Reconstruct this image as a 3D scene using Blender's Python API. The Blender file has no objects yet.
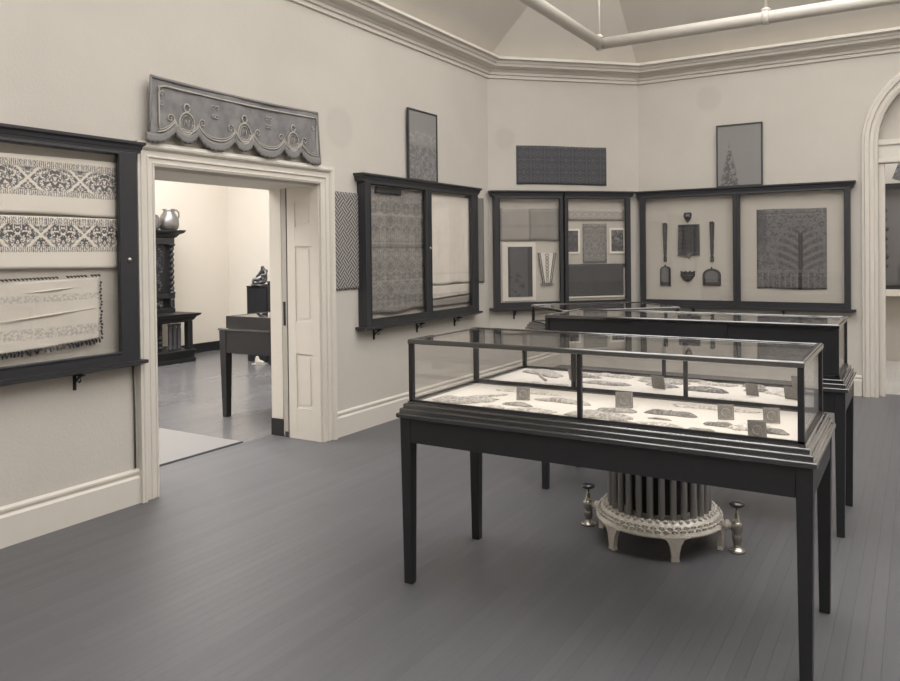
import bpy, bmesh, math, random
from mathutils import Vector, Matrix
random.seed(7)
PI = math.pi
C = bpy.context.scene.collection
S = bpy.context.scene
ROOT2 = math.sqrt(.5)

# ------------------------------------------------------------------ materials
class NT:
    """small helper for writing node graphs"""
    def __init__(s, name):
        s.m = bpy.data.materials.new(name); s.m.use_nodes = True
        s.t = s.m.node_tree; s.b = s.t.nodes['Principled BSDF']; s.out = s.t.nodes['Material Output']
    def n(s, typ): return s.t.nodes.new(typ)
    def put(s, sock, v):
        if hasattr(v, 'is_linked') or hasattr(v, 'links'): s.t.links.new(v, sock)
        else: sock.default_value = v
    def ma(s, op, a, b=0.0, c=0.0, clamp=False):
        k = s.n('ShaderNodeMath'); k.operation = op; k.use_clamp = clamp
        s.put(k.inputs[0], a); s.put(k.inputs[1], b); s.put(k.inputs[2], c)
        return k.outputs[0]
    def coord(s, which='Object'):
        return s.n('ShaderNodeTexCoord').outputs[which]
    def xyz(s, v):
        k = s.n('ShaderNodeSeparateXYZ'); s.put(k.inputs[0], v); return k.outputs
    def vec(s, x, y, z=0.0):
        k = s.n('ShaderNodeCombineXYZ'); s.put(k.inputs[0], x); s.put(k.inputs[1], y); s.put(k.inputs[2], z); return k.outputs[0]
    def noise(s, v, sc, det=3, rough=.55, dist=0):
        k = s.n('ShaderNodeTexNoise'); s.put(k.inputs['Vector'], v); k.inputs['Scale'].default_value = sc
        k.inputs['Detail'].default_value = det; k.inputs['Roughness'].default_value = rough; k.inputs['Distortion'].default_value = dist
        return k.outputs[0]
    def voro(s, v, sc, feat='F1', rnd=1.0):
        k = s.n('ShaderNodeTexVoronoi'); s.put(k.inputs['Vector'], v); k.inputs['Scale'].default_value = sc
        k.feature = feat; k.inputs['Randomness'].default_value = rnd
        return k.outputs['Distance']
    def step(s, v, lo, hi):
        k = s.n('ShaderNodeMapRange'); s.put(k.inputs[0], v); k.inputs[1].default_value = lo; k.inputs[2].default_value = hi
        return k.outputs[0]
    def mix(s, f, a, b):
        k = s.n('ShaderNodeMix'); k.data_type = 'RGBA'
        s.put(k.inputs[0], f)
        s.put(k.inputs[6], a if not isinstance(a, tuple) else (*a, 1)[:4]); s.put(k.inputs[7], b if not isinstance(b, tuple) else (*b, 1)[:4])
        return k.outputs[2]
    def bump(s, h, dist=.002, strength=1):
        k = s.n('ShaderNodeBump'); s.put(k.inputs['Height'], h); k.inputs['Distance'].default_value = dist
        k.inputs['Strength'].default_value = strength
        s.t.links.new(k.outputs[0], s.b.inputs['Normal'])
    def col(s, c): s.put(s.b.inputs['Base Color'], c if not isinstance(c, tuple) else (*c, 1)[:4])
    def props(s, rough=.6, metal=0, spec=.4):
        s.put(s.b.inputs['Roughness'], rough); s.b.inputs['Metallic'].default_value = metal
        s.b.inputs['Specular IOR Level'].default_value = spec

def sep(v, warm=1.0):      # sepia print tone: a grey value with the print's warm lights and cool darks
    w = min(1, max(0, (v-.02)/.35))*warm
    return (v*(1.065*w+.985*(1-w)), v, v*(.90*w+1.13*(1-w)))

def plain(name, v, rough=.6, metal=0, spec=.4, nz=.06, nsc=30, bump=0, stretch=None):
    k = NT(name); v_ = k.coord('Object')
    if stretch:
        o = k.xyz(v_); v_ = k.vec(k.ma('MULTIPLY', o[0], stretch[0]), k.ma('MULTIPLY', o[1], stretch[1]), k.ma('MULTIPLY', o[2], stretch[2]))
    n = k.noise(v_, nsc, 4)
    k.col(k.mix(n, sep(v*(1-nz)), sep(v*(1+nz)))); k.props(rough, metal, spec)
    if bump: k.bump(n, bump)
    return k.m

def wall_mat():
    k = NT('plaster'); p = k.n('ShaderNodeNewGeometry').outputs['Position']
    n = k.noise(p, 1.3, 5, .6); n2 = k.noise(p, 60, 3)
    base = k.mix(k.step(n, .3, .7), sep(.53), sep(.575))
    # old damp rings that stay on the plaster
    for c, r in (((-4.344, 5.29, 2.72), .19), ((-4.2, 8.17, 2.96), .13), ((-2.11, 9.404, 3.40), .15)):
        d = k.n('ShaderNodeVectorMath'); d.operation = 'DISTANCE'; k.put(d.inputs[0], p); d.inputs[1].default_value = c
        dd = k.ma('ADD', d.outputs['Value'], k.ma('MULTIPLY', n, .06))
        base = k.mix(k.ma('MULTIPLY', k.step(dd, r+.05, r), .22), base, sep(.38))
    k.col(base); k.props(.85, 0, .2); k.bump(n2, .0015)
    return k.m

def floor_mat(name='floor_boards', v=.115, along=1, rough=.42):
    k = NT(name); p = k.n('ShaderNodeNewGeometry').outputs['Position']; o = k.xyz(p)
    a, b = (o[0], o[1]) if along == 1 else (o[1], o[0])
    u = k.ma('MULTIPLY', a, 1/.062); iu = k.ma('FLOOR', u); fu = k.ma('FRACT', u)
    w = k.n('ShaderNodeTexWhiteNoise'); w.noise_dimensions = '1D'; k.put(w.inputs['W'], iu)
    bl = k.ma('FLOOR', k.ma('ADD', k.ma('MULTIPLY', b, .5), k.ma('MULTIPLY', w.outputs['Value'], 7)))
    w2 = k.n('ShaderNodeTexWhiteNoise'); w2.noise_dimensions = '2D'; k.put(w2.inputs['Vector'], k.vec(iu, bl))
    gr = k.noise(k.vec(k.ma('MULTIPLY', a, 30), k.ma('MULTIPLY', b, 1.6)), 2.0, 4)
    wear = k.noise(p, .9, 5, .6)
    c = k.mix(w2.outputs['Value'], sep(v*.90), sep(v*1.08))
    c = k.mix(k.ma('MULTIPLY', k.step(gr, .35, .7), .35), c, sep(v*.72))
    c = k.mix(k.ma('MULTIPLY', k.step(wear, .4, .7), .4), c, sep(v*1.35))
    gap = k.ma('MAXIMUM', k.step(fu, .035, .01), k.step(fu, .975, .99))
    c = k.mix(k.ma('MULTIPLY', gap, .28), c, sep(v*.45))
    k.col(c); k.props(k.ma('ADD', k.ma('MULTIPLY', wear, .18), rough), 0, .45)
    k.bump(k.ma('SUBTRACT', k.ma('MULTIPLY', gr, .25), gap), .0008)
    return k.m

def wood(name, v, rough=.3, spec=.5):
    k = NT(name); o = k.xyz(k.coord('Object'))
    n = k.noise(k.vec(k.ma('MULTIPLY', o[0], 4), k.ma('MULTIPLY', o[1], 4), k.ma('MULTIPLY', o[2], 4)), 8, 5, .6, 1.5)
    k.col(k.mix(n, sep(v*.75), sep(v*1.25))); k.props(k.ma('ADD', k.ma('MULTIPLY', n, .12), rough), 0, spec)
    return k.m

def glass_mat():
    k = NT('glass_pane'); k.t.nodes.remove(k.b)
    tr = k.n('ShaderNodeBsdfTransparent'); tr.inputs[0].default_value = (.985, .98, .975, 1)
    gl = k.n('ShaderNodeBsdfGlossy'); gl.inputs['Roughness'].default_value = 0.0
    g = k.n('ShaderNodeNewGeometry'); d = k.n('ShaderNodeVectorMath'); d.operation = 'DOT_PRODUCT'     # Schlick's law for a thin pane
    k.put(d.inputs[0], g.outputs['Incoming']); k.put(d.inputs[1], g.outputs['Normal'])
    c = k.ma('SUBTRACT', 1.0, k.ma('ABSOLUTE', d.outputs['Value'])); F_ = k.ma('ADD', .04, k.ma('MULTIPLY', .96, k.ma('POWER', c, 5.0)), clamp=True)
    mx = k.n('ShaderNodeMixShader')
    k.t.links.new(F_, mx.inputs[0]); k.t.links.new(tr.outputs[0], mx.inputs[1]); k.t.links.new(gl.outputs[0], mx.inputs[2])
    k.t.links.new(mx.outputs[0], k.out.inputs[0]); return k.m

def emit(name, c, s):
    k = NT(name); k.col((0, 0, 0)); k.b.inputs['Emission Color'].default_value = (*c, 1); k.b.inputs['Emission Strength'].default_value = s
    return k.m

PL = wall_mat(); FL = floor_mat('floor_boards', .106, 1, .34); FLH = floor_mat('hall_boards', .15, 1, .16)
PAINT = plain('white_paint', .64, .5, 0, .4, .03, 12)
CEIL = plain('ceiling_plaster', .58, .8, 0, .2, .06, 3)
CW = wood('ebonised_wood', .020, .30); CWM = plain('ebonised_moulding', .018, .13, 0, 1.0, .05, 20)
CWM.node_tree.nodes['Principled BSDF'].inputs['Coat Weight'].default_value = 1.0; CWM.node_tree.nodes['Principled BSDF'].inputs['Coat Roughness'].default_value = .08; CWM.node_tree.nodes['Principled BSDF'].inputs['Coat IOR'].default_value = 1.8
CWW = wood('wall_case_wood', .034, .32)
DW = wood('dark_oak', .018, .35); GLASS = glass_mat()
MIR = plain('mirror_silver', .86, .01, 1, .5, 0, 5); MIR.node_tree.nodes['Mix'].inputs[6].default_value = MIR.node_tree.nodes['Mix'].inputs[7].default_value = (.86, .87, .89, 1)
LINEN = plain('case_lining', .57, .9, 0, .1, .05, 250)
WHITEBED = plain('white_display_cloth', .70, .9, 0, .1, .03, 200)
BRASS = plain('dull_brass', .40, .35, 1, .5, .2, 60)
IRON = plain('black_iron', .03, .5, .6, .5, .2, 40)
RADP = plain('silver_radiator_paint', .66, .35, .2, .5, .15, 70, .004)
RADT = plain('radiator_tube_paint', .26, .35, .2, .5, .12, 40)
SLOT = plain('slot_shadow_gap', .05, .8)
BLACKP = plain('black_paint', .018, .4)

def uvmat(name, fn, rough=.85, bumpd=0):
    k = NT(name); o = k.xyz(k.coord('UV')); c, h = fn(k, o[0], o[1])
    k.col(c); k.props(rough, 0, .15)
    if h is not None and bumpd: k.bump(h, bumpd)
    return k.m

def pat_embroid(period, b0, b1, seed, pale=.84, dark=.15):
    def f(k, u, v):
        m = k.ma('PINGPONG', u, period)
        p = k.vec(k.ma('ADD', m, seed), v)
        bird = k.noise(p, 52, 2, .6, .8)                        # mirrored birds and leaves
        fine = k.noise(k.vec(m, v, seed), 90, 2)
        diag = k.ma('PINGPONG', k.ma('ADD', k.ma('MULTIPLY', m, 1.0), v), .032)
        tri = k.ma('ABSOLUTE', k.ma('SUBTRACT', k.ma('ABSOLUTE', k.ma('SUBTRACT', v, (b0+b1)/2)), k.ma('MULTIPLY', m, .9)))
        x = k.ma('MAXIMUM', k.step(bird, .47, .53), k.ma('MULTIPLY', k.step(fine, .52, .60), .85))
        x = k.ma('MULTIPLY', x, k.step(tri, .006, .012))
        x = k.ma('MAXIMUM', x, k.ma('MULTIPLY', k.step(k.ma('ABSOLUTE', k.ma('SUBTRACT', tri, .02)), .004, .002), .8))
        edge = k.ma('PINGPONG', k.ma('ADD', m, k.ma('MULTIPLY', fine, .02)), .006)
        fringe = k.ma('MULTIPLY', k.step(edge, .002, .005), k.ma('MAXIMUM', k.step(v, b0+.035, b0+.03), k.step(v, b1-.045, b1-.04)))
        x = k.ma('MAXIMUM', k.ma('MULTIPLY', x, k.ma('MULTIPLY', k.step(v, b0+.03, b0+.035), k.step(v, b1-.035, b1-.045))), fringe)
        band = k.ma('MULTIPLY', k.step(v, b0, b0+.004), k.step(v, b1, b1-.004))
        x = k.ma('MULTIPLY', x, band)
        wv = k.noise(k.vec(k.ma('MULTIPLY', u, .3), v), 300, 2)
        return k.mix(x, k.mix(wv, sep(pale*.9), sep(pale*1.1)), sep(dark)), k.ma('ADD', x, wv)
    return f
def pat_plain(v, bands=(), sc=200):
    def f(k, u, w):
        n = k.noise(k.vec(k.ma('MULTIPLY', u, .4), w), sc, 3); n2 = k.noise(k.vec(u, w, 3), 9, 4)
        c = k.mix(n, sep(v*.92), sep(v*1.06)); c = k.mix(k.ma('MULTIPLY', k.step(n2, .4, .75), .25), c, sep(v*.75))
        for a, b, d in bands:
            q = k.ma('MULTIPLY', k.step(w, a, a+.01), k.step(w, b, b-.01))
            q = k.ma('MULTIPLY', q, k.step(k.noise(k.vec(u, w, a), 70, 3), .42, .6))
            c = k.mix(q, c, sep(d))
        return c, n
    return f
def pat_shawl(k, u, v):
    m = k.ma('ADD', k.ma('PINGPONG', u, .09), k.ma('MULTIPLY', k.noise(k.vec(u, v, 9), 14, 2), .05)); row = k.ma('ADD', k.ma('PINGPONG', v, .11), k.ma('MULTIPLY', k.noise(k.vec(u, v, 4), 11, 2), .05))
    n = k.noise(k.vec(m, row), 34, 3, .6, 1); n2 = k.noise(k.vec(u, v), 7, 4); n3 = k.noise(k.vec(m, v, 5), 28, 2, .5, 1.2)
    c = k.mix(k.step(n, .4, .62), sep(.20), sep(.36))
    c = k.mix(k.ma('MULTIPLY', k.step(n3, .52, .6), .45), c, sep(.42))
    for y in (.30, .62, .66, .93):
        c = k.mix(k.ma('MULTIPLY', k.step(k.ma('ABSOLUTE', k.ma('SUBTRACT', v, y)), .012, .006), .6), c, sep(.44 if y != .62 else .12))
    # row of long pale leaves
    lf = k.ma('MULTIPLY', k.step(k.ma('ABSOLUTE', k.ma('SUBTRACT', k.ma('PINGPONG', u, .03), .015)), .008, .005), k.ma('MAXIMUM', k.ma('MULTIPLY', k.step(v, .67, .69), k.step(v, .77, .75)), k.ma('MULTIPLY', k.step(v, .50, .52), k.step(v, .60, .58))))
    c = k.mix(k.ma('MULTIPLY', lf, .5), c, sep(.48))
    c = k.mix(k.ma('MULTIPLY', k.step(n2, .45, .7), .4), c, sep(.2))
    return c, n
def pat_herring(k, u, v):
    cs = 1/.028
    x = k.ma('MULTIPLY', k.ma('ADD', u, v), cs*.7071); y = k.ma('MULTIPLY', k.ma('SUBTRACT', v, u), cs*.7071)
    hor = k.ma('LESS_THAN', k.ma('FLOORED_MODULO', k.ma('ADD', k.ma('FLOOR', k.ma('DIVIDE', x, 3.0)), k.ma('FLOOR', k.ma('DIVIDE', y, 3.0))), 2.0), .5)
    ly = k.step(k.ma('ABSOLUTE', k.ma('SUBTRACT', k.ma('FRACT', y), .5)), .17, .24)
    lx = k.step(k.ma('ABSOLUTE', k.ma('SUBTRACT', k.ma('FRACT', x), .5)), .17, .24)
    l = k.ma('ADD', k.ma('MULTIPLY', ly, hor), k.ma('MULTIPLY', lx, k.ma('SUBTRACT', 1.0, hor)))
    n = k.noise(k.vec(u, v), 160, 2)
    return k.mix(l, k.mix(n, sep(.055), sep(.09)), k.mix(n, sep(.30), sep(.40))), l
def pat_dark(v=.075, hi=.12):
    def f(k, u, w):
        g = k.ma('MAXIMUM', k.step(k.ma('PINGPONG', u, .09), .008, .003), k.step(k.ma('PINGPONG', w, .075), .006, .003))
        n = k.noise(k.vec(k.ma('PINGPONG', u, .09), k.ma('PINGPONG', w, .075)), 40, 3, .6, 1)
        c = k.mix(k.step(n, .42, .6), sep(v), sep(hi)); c = k.mix(k.ma('MULTIPLY', g, .35), c, sep(hi*1.2))
        return c, n
    return f
def pat_mottle(lo, hi, sc=30, per=.08):
    def f(k, u, w):
        n = k.noise(k.vec(k.ma('PINGPONG', u, per), w), sc, 4, .65, 1.5)
        return k.mix(k.step(n, .38, .62), sep(lo), sep(hi)), n
    return f
def pat_tree(k, u, v):        # trunk, paired curling branches, leafy field and a latticed foot
    n = k.noise(k.vec(u, v), 140, 3); m = k.ma('ABSOLUTE', k.ma('SUBTRACT', u, .46)); p = k.vec(m, v)
    c = k.mix(n, sep(.15), sep(.22))
    curl = k.noise(p, 17, 2, .5, 2.2); leaf = k.voro(p, 24)
    c = k.mix(k.ma('MULTIPLY', k.step(curl, .50, .55), .60), c, sep(.085))
    c = k.mix(k.ma('MULTIPLY', k.step(leaf, .36, .26), .50), c, sep(.075))
    d = k.ma('SQRT', k.ma('ADD', k.ma('MULTIPLY', m, m), k.ma('POWER', k.ma('ABSOLUTE', k.ma('SUBTRACT', v, .42)), 2.0)))
    crown = k.step(d, .27, .22)
    c = k.mix(k.ma('MULTIPLY', crown, .45), c, sep(.07))
    rip = k.ma('PINGPONG', k.ma('SUBTRACT', v, k.ma('MULTIPLY', k.ma('SQRT', m), .34)), .045)
    br = k.ma('MULTIPLY', crown, k.step(k.ma('ADD', rip, k.ma('MULTIPLY', curl, .02)), .034, .026))
    c = k.mix(k.ma('MULTIPLY', br, .5), c, sep(.24))
    c = k.mix(k.ma('MULTIPLY', k.ma('MULTIPLY', k.step(m, .028, .020), k.step(v, .64, .60)), .9), c, sep(.05))
    for y in (.19, .205, .84):
        c = k.mix(k.ma('MULTIPLY', k.step(k.ma('ABSOLUTE', k.ma('SUBTRACT', v, y)), .005, .003), .5), c, sep(.27))
    lat = k.ma('MULTIPLY', k.step(k.ma('PINGPONG', u, .03), .009, .005), k.step(v, .185, .175))
    c = k.mix(k.ma('MULTIPLY', lat, .5), c, sep(.27))
    c = k.mix(k.ma('MULTIPLY', k.ma('MULTIPLY', k.step(u, .11, .10), k.step(v, .40, .55)), .5), c, sep(.08))
    return c, n
def pat_panelart(kind):
    def f(k, u, v):
        n = k.noise(k.vec(u, v, kind), 22, 4, .6, 1); n2 = k.noise(k.vec(u, v, kind+3), 60, 3)
        c = k.mix(n2, sep(.22), sep(.30))
        if kind == 1:
            blot = k.ma('MULTIPLY', k.step(v, .40, .32), k.step(n, .42, .55)); c = k.mix(k.ma('MULTIPLY', blot, .5), c, sep(.09))
            pale = k.ma('MULTIPLY', k.ma('MULTIPLY', k.step(v, .33, .37), k.step(v, .50, .46)), k.step(n, .5, .56)); c = k.mix(k.ma('MULTIPLY', pale, .7), c, sep(.36))
        else:
            dx = k.ma('ABSOLUTE', k.ma('SUBTRACT', u, .13))
            tre = k.ma('MULTIPLY', k.step(k.ma('ADD', dx, k.ma('MULTIPLY', v, .22)), .12, .09), k.step(n, .42, .52))
            c = k.mix(k.ma('MULTIPLY', tre, .7), c, sep(.075))
            ed = k.ma('MAXIMUM', k.step(u, .035, .02), k.step(u, .39, .40)); c = k.mix(k.ma('MULTIPLY', ed, .5), c, sep(.27))
        return c, n
    return f

# ------------------------------------------------------------------ mesh helpers
def bx(bm, x0, x1, y0, y1, z0, z1):
    vs = [bm.verts.new((x, y, z)) for x in (x0, x1) for y in (y0, y1) for z in (z0, z1)]
    for f in ((0,1,3,2), (4,6,7,5), (0,4,5,1), (2,3,7,6), (0,2,6,4), (1,5,7,3)): bm.faces.new([vs[i] for i in f])
def taper(bm, x, y, z0, z1, a0, a1):            # square leg, half width a0 at z0 and a1 at z1
    vs = [bm.verts.new((x+sx*a, y+sy*a, z)) for z, a in ((z0, a0), (z1, a1)) for sx, sy in ((-1,-1),(1,-1),(1,1),(-1,1))]
    bm.faces.new(vs[3::-1]); bm.faces.new(vs[4:])
    for i in range(4): bm.faces.new((vs[i], vs[(i+1)%4], vs[4+(i+1)%4], vs[4+i]))
def lathe(bm, prof, cx=0, cy=0, cz=0, seg=24, axis='z'):
    rings = []
    for r, z in prof:
        ring = []
        for i in range(seg):
            a = 2*PI*i/seg; p = (r*math.cos(a), r*math.sin(a), z)
            if axis == 'x': p = (z, r*math.cos(a), r*math.sin(a))
            if axis == 'y': p = (r*math.cos(a), z, r*math.sin(a))
            ring.append(bm.verts.new((cx+p[0], cy+p[1], cz+p[2])))
        rings.append(ring)
    for a, b in zip(rings, rings[1:]):
        for i in range(seg): bm.faces.new((a[i], a[(i+1)%seg], b[(i+1)%seg], b[i]))
    if prof[0][0] > 1e-5: bm.faces.new(rings[0][::-1])
    if prof[-1][0] > 1e-5: bm.faces.new(rings[-1])
def tube(bm, pts, r, seg=8, closed=False):
    pts = [Vector(p) for p in pts]; n = len(pts); rings = []
    rr = r if isinstance(r, (list, tuple)) else [r]*n
    for i, p in enumerate(pts):
        if closed: t = (pts[(i+1)%n]-pts[i-1])
        else: t = pts[min(i+1, n-1)]-pts[max(i-1, 0)]
        t.normalize(); up = Vector((0,0,1)) if abs(t.z) < .9 else Vector((0,1,0))
        a = t.cross(up).normalized(); b = t.cross(a)
        rings.append([bm.verts.new(p+rr[i]*(math.cos(2*PI*k/seg)*a+math.sin(2*PI*k/seg)*b)) for k in range(seg)])
    for i in range(n if closed else n-1):
        A, B = rings[i], rings[(i+1)%n]
        for k in range(seg): bm.faces.new((A[k], A[(k+1)%seg], B[(k+1)%seg], B[k]))
    if not closed: bm.faces.new(rings[0][::-1]); bm.faces.new(rings[-1])
def prism(bm, poly, f0, f1):                    # concave outline, f0/f1 map (a,b) to the two faces
    A = [bm.verts.new(f0(*p)) for p in poly]; B = [bm.verts.new(f1(*p)) for p in poly]
    fa = bm.faces.new(A); fb = bm.faces.new(B[::-1])
    fa.normal_update(); fb.normal_update()
    n = len(poly)
    for i in range(n): bm.faces.new((A[i], B[i], B[(i+1)%n], A[(i+1)%n]))
    bmesh.ops.triangulate(bm, faces=[fa, fb], ngon_method='EAR_CLIP')
def sweep(bm, path, prof, f, closed=False):
    """profile (offset to the left of the path, height) swept along a mitred 2D path; f maps (a, b, h) to 3D"""
    n = len(path); P = [Vector(p) for p in path]; rings = []
    for i in range(n):
        d0 = (P[i]-P[i-1]).normalized() if (i > 0 or closed) else None
        d1 = (P[(i+1)%n]-P[i]).normalized() if (i < n-1 or closed) else None
        d0 = d0 or d1; d1 = d1 or d0
        n0 = Vector((-d0.y, d0.x)); n1 = Vector((-d1.y, d1.x)); m = (n0+n1); m = m/(m.dot(n0))
        rings.append([bm.verts.new(f(P[i].x+m.x*o, P[i].y+m.y*o, h)) for o, h in prof])
    k = len(prof)
    for i in range(n if closed else n-1):
        A, B = rings[i], rings[(i+1)%n]
        for j in range(k): bm.faces.new((A[j], A[(j+1)%k], B[(j+1)%k], B[j]))
    if not closed:
        a = bm.faces.new(rings[0][::-1]); b = bm.faces.new(rings[-1]); a.normal_update(); b.normal_update()
        bmesh.ops.triangulate(bm, faces=[a, b], ngon_method='EAR_CLIP')
def obj(name, bm, mat, parent=None, smooth=False, bevel=0, label=None, mats=None):
    bmesh.ops.recalc_face_normals(bm, faces=bm.faces)
    me = bpy.data.meshes.new(name); bm.to_mesh(me); bm.free()
    for m in (mats or [mat]): me.materials.append(m)
    if smooth:
        for p in me.polygons: p.use_smooth = True
    o = bpy.data.objects.new(name, me); C.objects.link(o)
    if parent: o.parent = parent
    if bevel:
        b = o.modifiers.new('Bevel', 'BEVEL'); b.width = bevel; b.segments = 2; b.limit_method = 'ANGLE'
    if label: o['label'] = label
    return o
def tag(o, label, cat, group=None):
    o['label'] = label; o['category'] = cat
    if group: o['group'] = group
    return o
def thing(name, label, cat, loc=(0,0,0), rz=0, group=None):
    o = bpy.data.objects.new(name, None); C.objects.link(o); o.location = loc; o.rotation_euler = (0,0,rz); o.empty_display_size = .1
    return tag(o, label, cat, group)
def struct(name, bm, mat, parent=None, smooth=False, bevel=0):
    o = obj(name, bm, mat, parent, smooth, bevel)
    if not parent: o['kind'] = 'structure'
    return o
B = bmesh.new
def boxes(*a):
    bm = B()
    for q in a: bx(bm, *q)
    return bm

XL, YB = -4.344, 9.404
CLY, CMX = 8.024, -2.964
# a wall frame: local x runs right along the wall, local z up, local -y out into the room
def frame(w, s, off=0.0):
    if w == 'L': return (XL+off, s, 0), PI/2
    if w == 'B': return (s, YB-off, 0), 0.0
    if w == 'M': return (XL+s*ROOT2+off*ROOT2, CLY+s*ROOT2-off*ROOT2, 0), PI/4
    if w == 'H': return (-10.2+off, s, 0), PI/2
def place(o, w, s, z, off=0.0):
    l, r = frame(w, s, off); o.location = (l[0], l[1], z); o.rotation_euler = (0,0,r); return o
def wthing(name, label, cat, w, s, z, off=0.0, group=None):
    return place(thing(name, label, cat, group=group), w, s, z, off)

# ------------------------------------------------------------------ the rooms
CH = 3.88
YF, XR = -2.7, 4.35
bm = boxes((XL-.58, XR+.2, YF-.2, YB+.25, -.1, 0)); struct('floor', bm, FL)
bm = boxes((-10.4, XL-.58, -.5, 9.9, -.1, 0)); struct('floor_hall', bm, FLH)
bm = boxes((-2.9, 5.2, YB+.25, 13.0, -.1, 0)); struct('floor_far_room', bm, floor_mat('far_boards', .34, 1, .5))
D0, D1, DZ = 3.34, 5.0, 2.20
bm = B(); prism(bm, [(YF-.2,0), (D0,0), (D0,DZ), (D1,DZ), (D1,0), (CLY+.0,0), (CLY+.0,4.2), (YF-.2,4.2)],
                lambda a, b: (XL, a, b), lambda a, b: (XL-.58, a, b))
struct('wall_left', bm, PL)
bm = B(); prism(bm, [(XL,CLY), (CMX,YB), (CMX,YB+.25), (XL-.61,YB+.25), (XL-.61,CLY)], lambda a, b: (a, b, 0), lambda a, b: (a, b, 4.2))
struct('wall_middle', bm, PL)
A0, A1, AZ = -.36, 1.17, 2.72; AC = (A0+A1)/2; AR = (A1-A0)/2
arc = [(AC+AR*math.cos(PI-t*PI/24), AZ+AR*math.sin(PI-t*PI/24)) for t in range(25)]
bm = B(); prism(bm, [(CMX,0), (A0,0)] + arc + [(A1,0), (XR+.2,0), (XR+.2,4.2), (CMX,4.2)], lambda a, b: (a, YB, b), lambda a, b: (a, YB+.25, b))
struct('wall_back', bm, PL)
struct('wall_right', boxes((XR, XR+.2, YF-.2, YB, 0, 4.2)), PL)
struct('wall_front', boxes((XL, XR, YF-.2, YF, 0, 4.2)), PL)

# cornice, mitred round the cut-off corner
prof = [(0,3.66),(.02,3.665),(.02,3.70),(.04,3.705),(.04,3.735),(.05,3.74),(.062,3.762),(.10,3.775),(.145,3.78),(.155,3.808),(.17,3.812),(.182,3.84),(.22,3.846),(.22,3.872),(.19,3.885),(0,3.90)]
path = [(XL,YF), (XR,YF), (XR,YB), (CMX,YB), (XL,CLY)]
bm = B(); sweep(bm, path, prof, lambda a, b, h: (a, b, h), closed=True); struct('trim_1', bm, PAINT)
# ceiling: plaster slopes rising from the cornice to a flat skylight
Z1, IN = 5.25, 1.35
def rect(d): return [(XL+d, YF+d), (XR-d, YF+d), (XR-d, YB-d), (XL+d, YB-d)]
def slopes(bm, d0, z0, z1, flip):
    lo = [bm.verts.new((x, y, z0)) for x, y in ((XL+d0, YF+d0), (XR-d0, YF+d0), (XR-d0, YB-d0), (CMX+d0*.414, YB-d0), (XL+d0, CLY-d0*.414))]
    hi = [bm.verts.new((x, y, z1)) for x, y in rect(IN)]
    for i, j, k, l in ((0,1,0,1), (1,2,1,2), (2,3,2,3), (4,0,3,0)): bm.faces.new((lo[i], lo[j], hi[l], hi[k]))
    bm.faces.new((lo[3], lo[4], hi[3]))
    return lo, hi
bm = B(); lo, hi = slopes(bm, 0, CH, Z1, 0); lo2, hi2 = slopes(bm, -.1, CH+.15, Z1+.12, 1)
for i in range(5): bm.faces.new((lo[i], lo2[i], lo2[(i+1)%5], lo[(i+1)%5]))
for i in range(4): bm.faces.new((hi[i], hi[(i+1)%4], hi2[(i+1)%4], hi2[i]))
struct('ceiling', bm, CEIL)
SKY = emit('skylight_glass', (1.0, .975, .95), 4.1)
x0, y0 = rect(IN)[0]; x1, y1 = rect(IN)[2]
struct('window_1', boxes((x0, x1, y0, y1, Z1+.02, Z1+.05)), SKY)
bm = B()
for i in range(1, 6):
    x = x0+(x1-x0)*i/6; bx(bm, x-.03, x+.03, y0, y1, Z1-.05, Z1)
for i in range(1, 9):
    y = y0+(y1-y0)*i/9; bx(bm, x0, x1, y-.03, y+.03, Z1-.051, Z1-.001)
struct('trim_2', bm, PAINT)

# baseboards
bp = [(0,0),(.028,0),(.028,.165),(.02,.172),(.012,.178),(.012,.19),(.02,.196),(.02,.21),(.008,.222),(0,.222)]
def base(name, pts):
    bm = B(); sweep(bm, pts, bp, lambda a, b, h: (a, b, h)); struct(name, bm, PAINT)
base('baseboard_left', [(XL, 3.2), (XL, YF)][::1])
base('baseboard_back', [(A0-.16, YB), (CMX, YB), (XL, CLY), (XL, 5.15)])
base('baseboard_right', [(XR, YF), (XR, YB), (A1+.16, YB)])
base('baseboard_front', [(XL, YF), (XR, YF)])

# door surround, reveal and sliding door
dp = [(0,0),(0,.022),(.018,.03),(.022,.022),(.05,.022),(.054,.034),(.062,.034),(.066,.026),(.098,.026),(.104,.04),(.114,.052),(.128,.056),(.134,.05),(.15,.05),(.15,0)]
bm = B(); sweep(bm, [(D0,0), (D0,DZ), (D1,DZ), (D1,0)], dp, lambda a, b, h: (XL+h, a, b)); struct('door_1', bm, PAINT)
bm = B()     # panelled reveal on the far side
x0, x1, y = XL-.36, XL, D1
ps = [(.27,.74), (1.02,1.67), (1.84,2.05)]
zs = [0] + [q for p in ps for q in p] + [DZ]
bx(bm, x0, x0+.09, y-.012, y, 0, DZ); bx(bm, x1-.09, x1, y-.012, y, 0, DZ)
for a, b in zip(zs[0::2], zs[1::2]): bx(bm, x0+.09, x1-.09, y-.0115, y, a, b)
for a, b in ps: bx(bm, x0+.09, x1-.09, y-.003, y, a, b); bx(bm, x0+.115, x1-.115, y-.008, y-.002, a+.03, b-.03)
struct('door_2', bm, PAINT, bevel=.003)
SP = struct('door_3', boxes((XL-.425, XL-.375, D1-.012, D1+.3, .02, DZ-.02)), plain('door_edge_paint', .42, .5))
obj('latch_plate', boxes((XL-.412, XL-.388, D1-.016, D1-.012, .98, 1.19)), IRON, SP)
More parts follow.
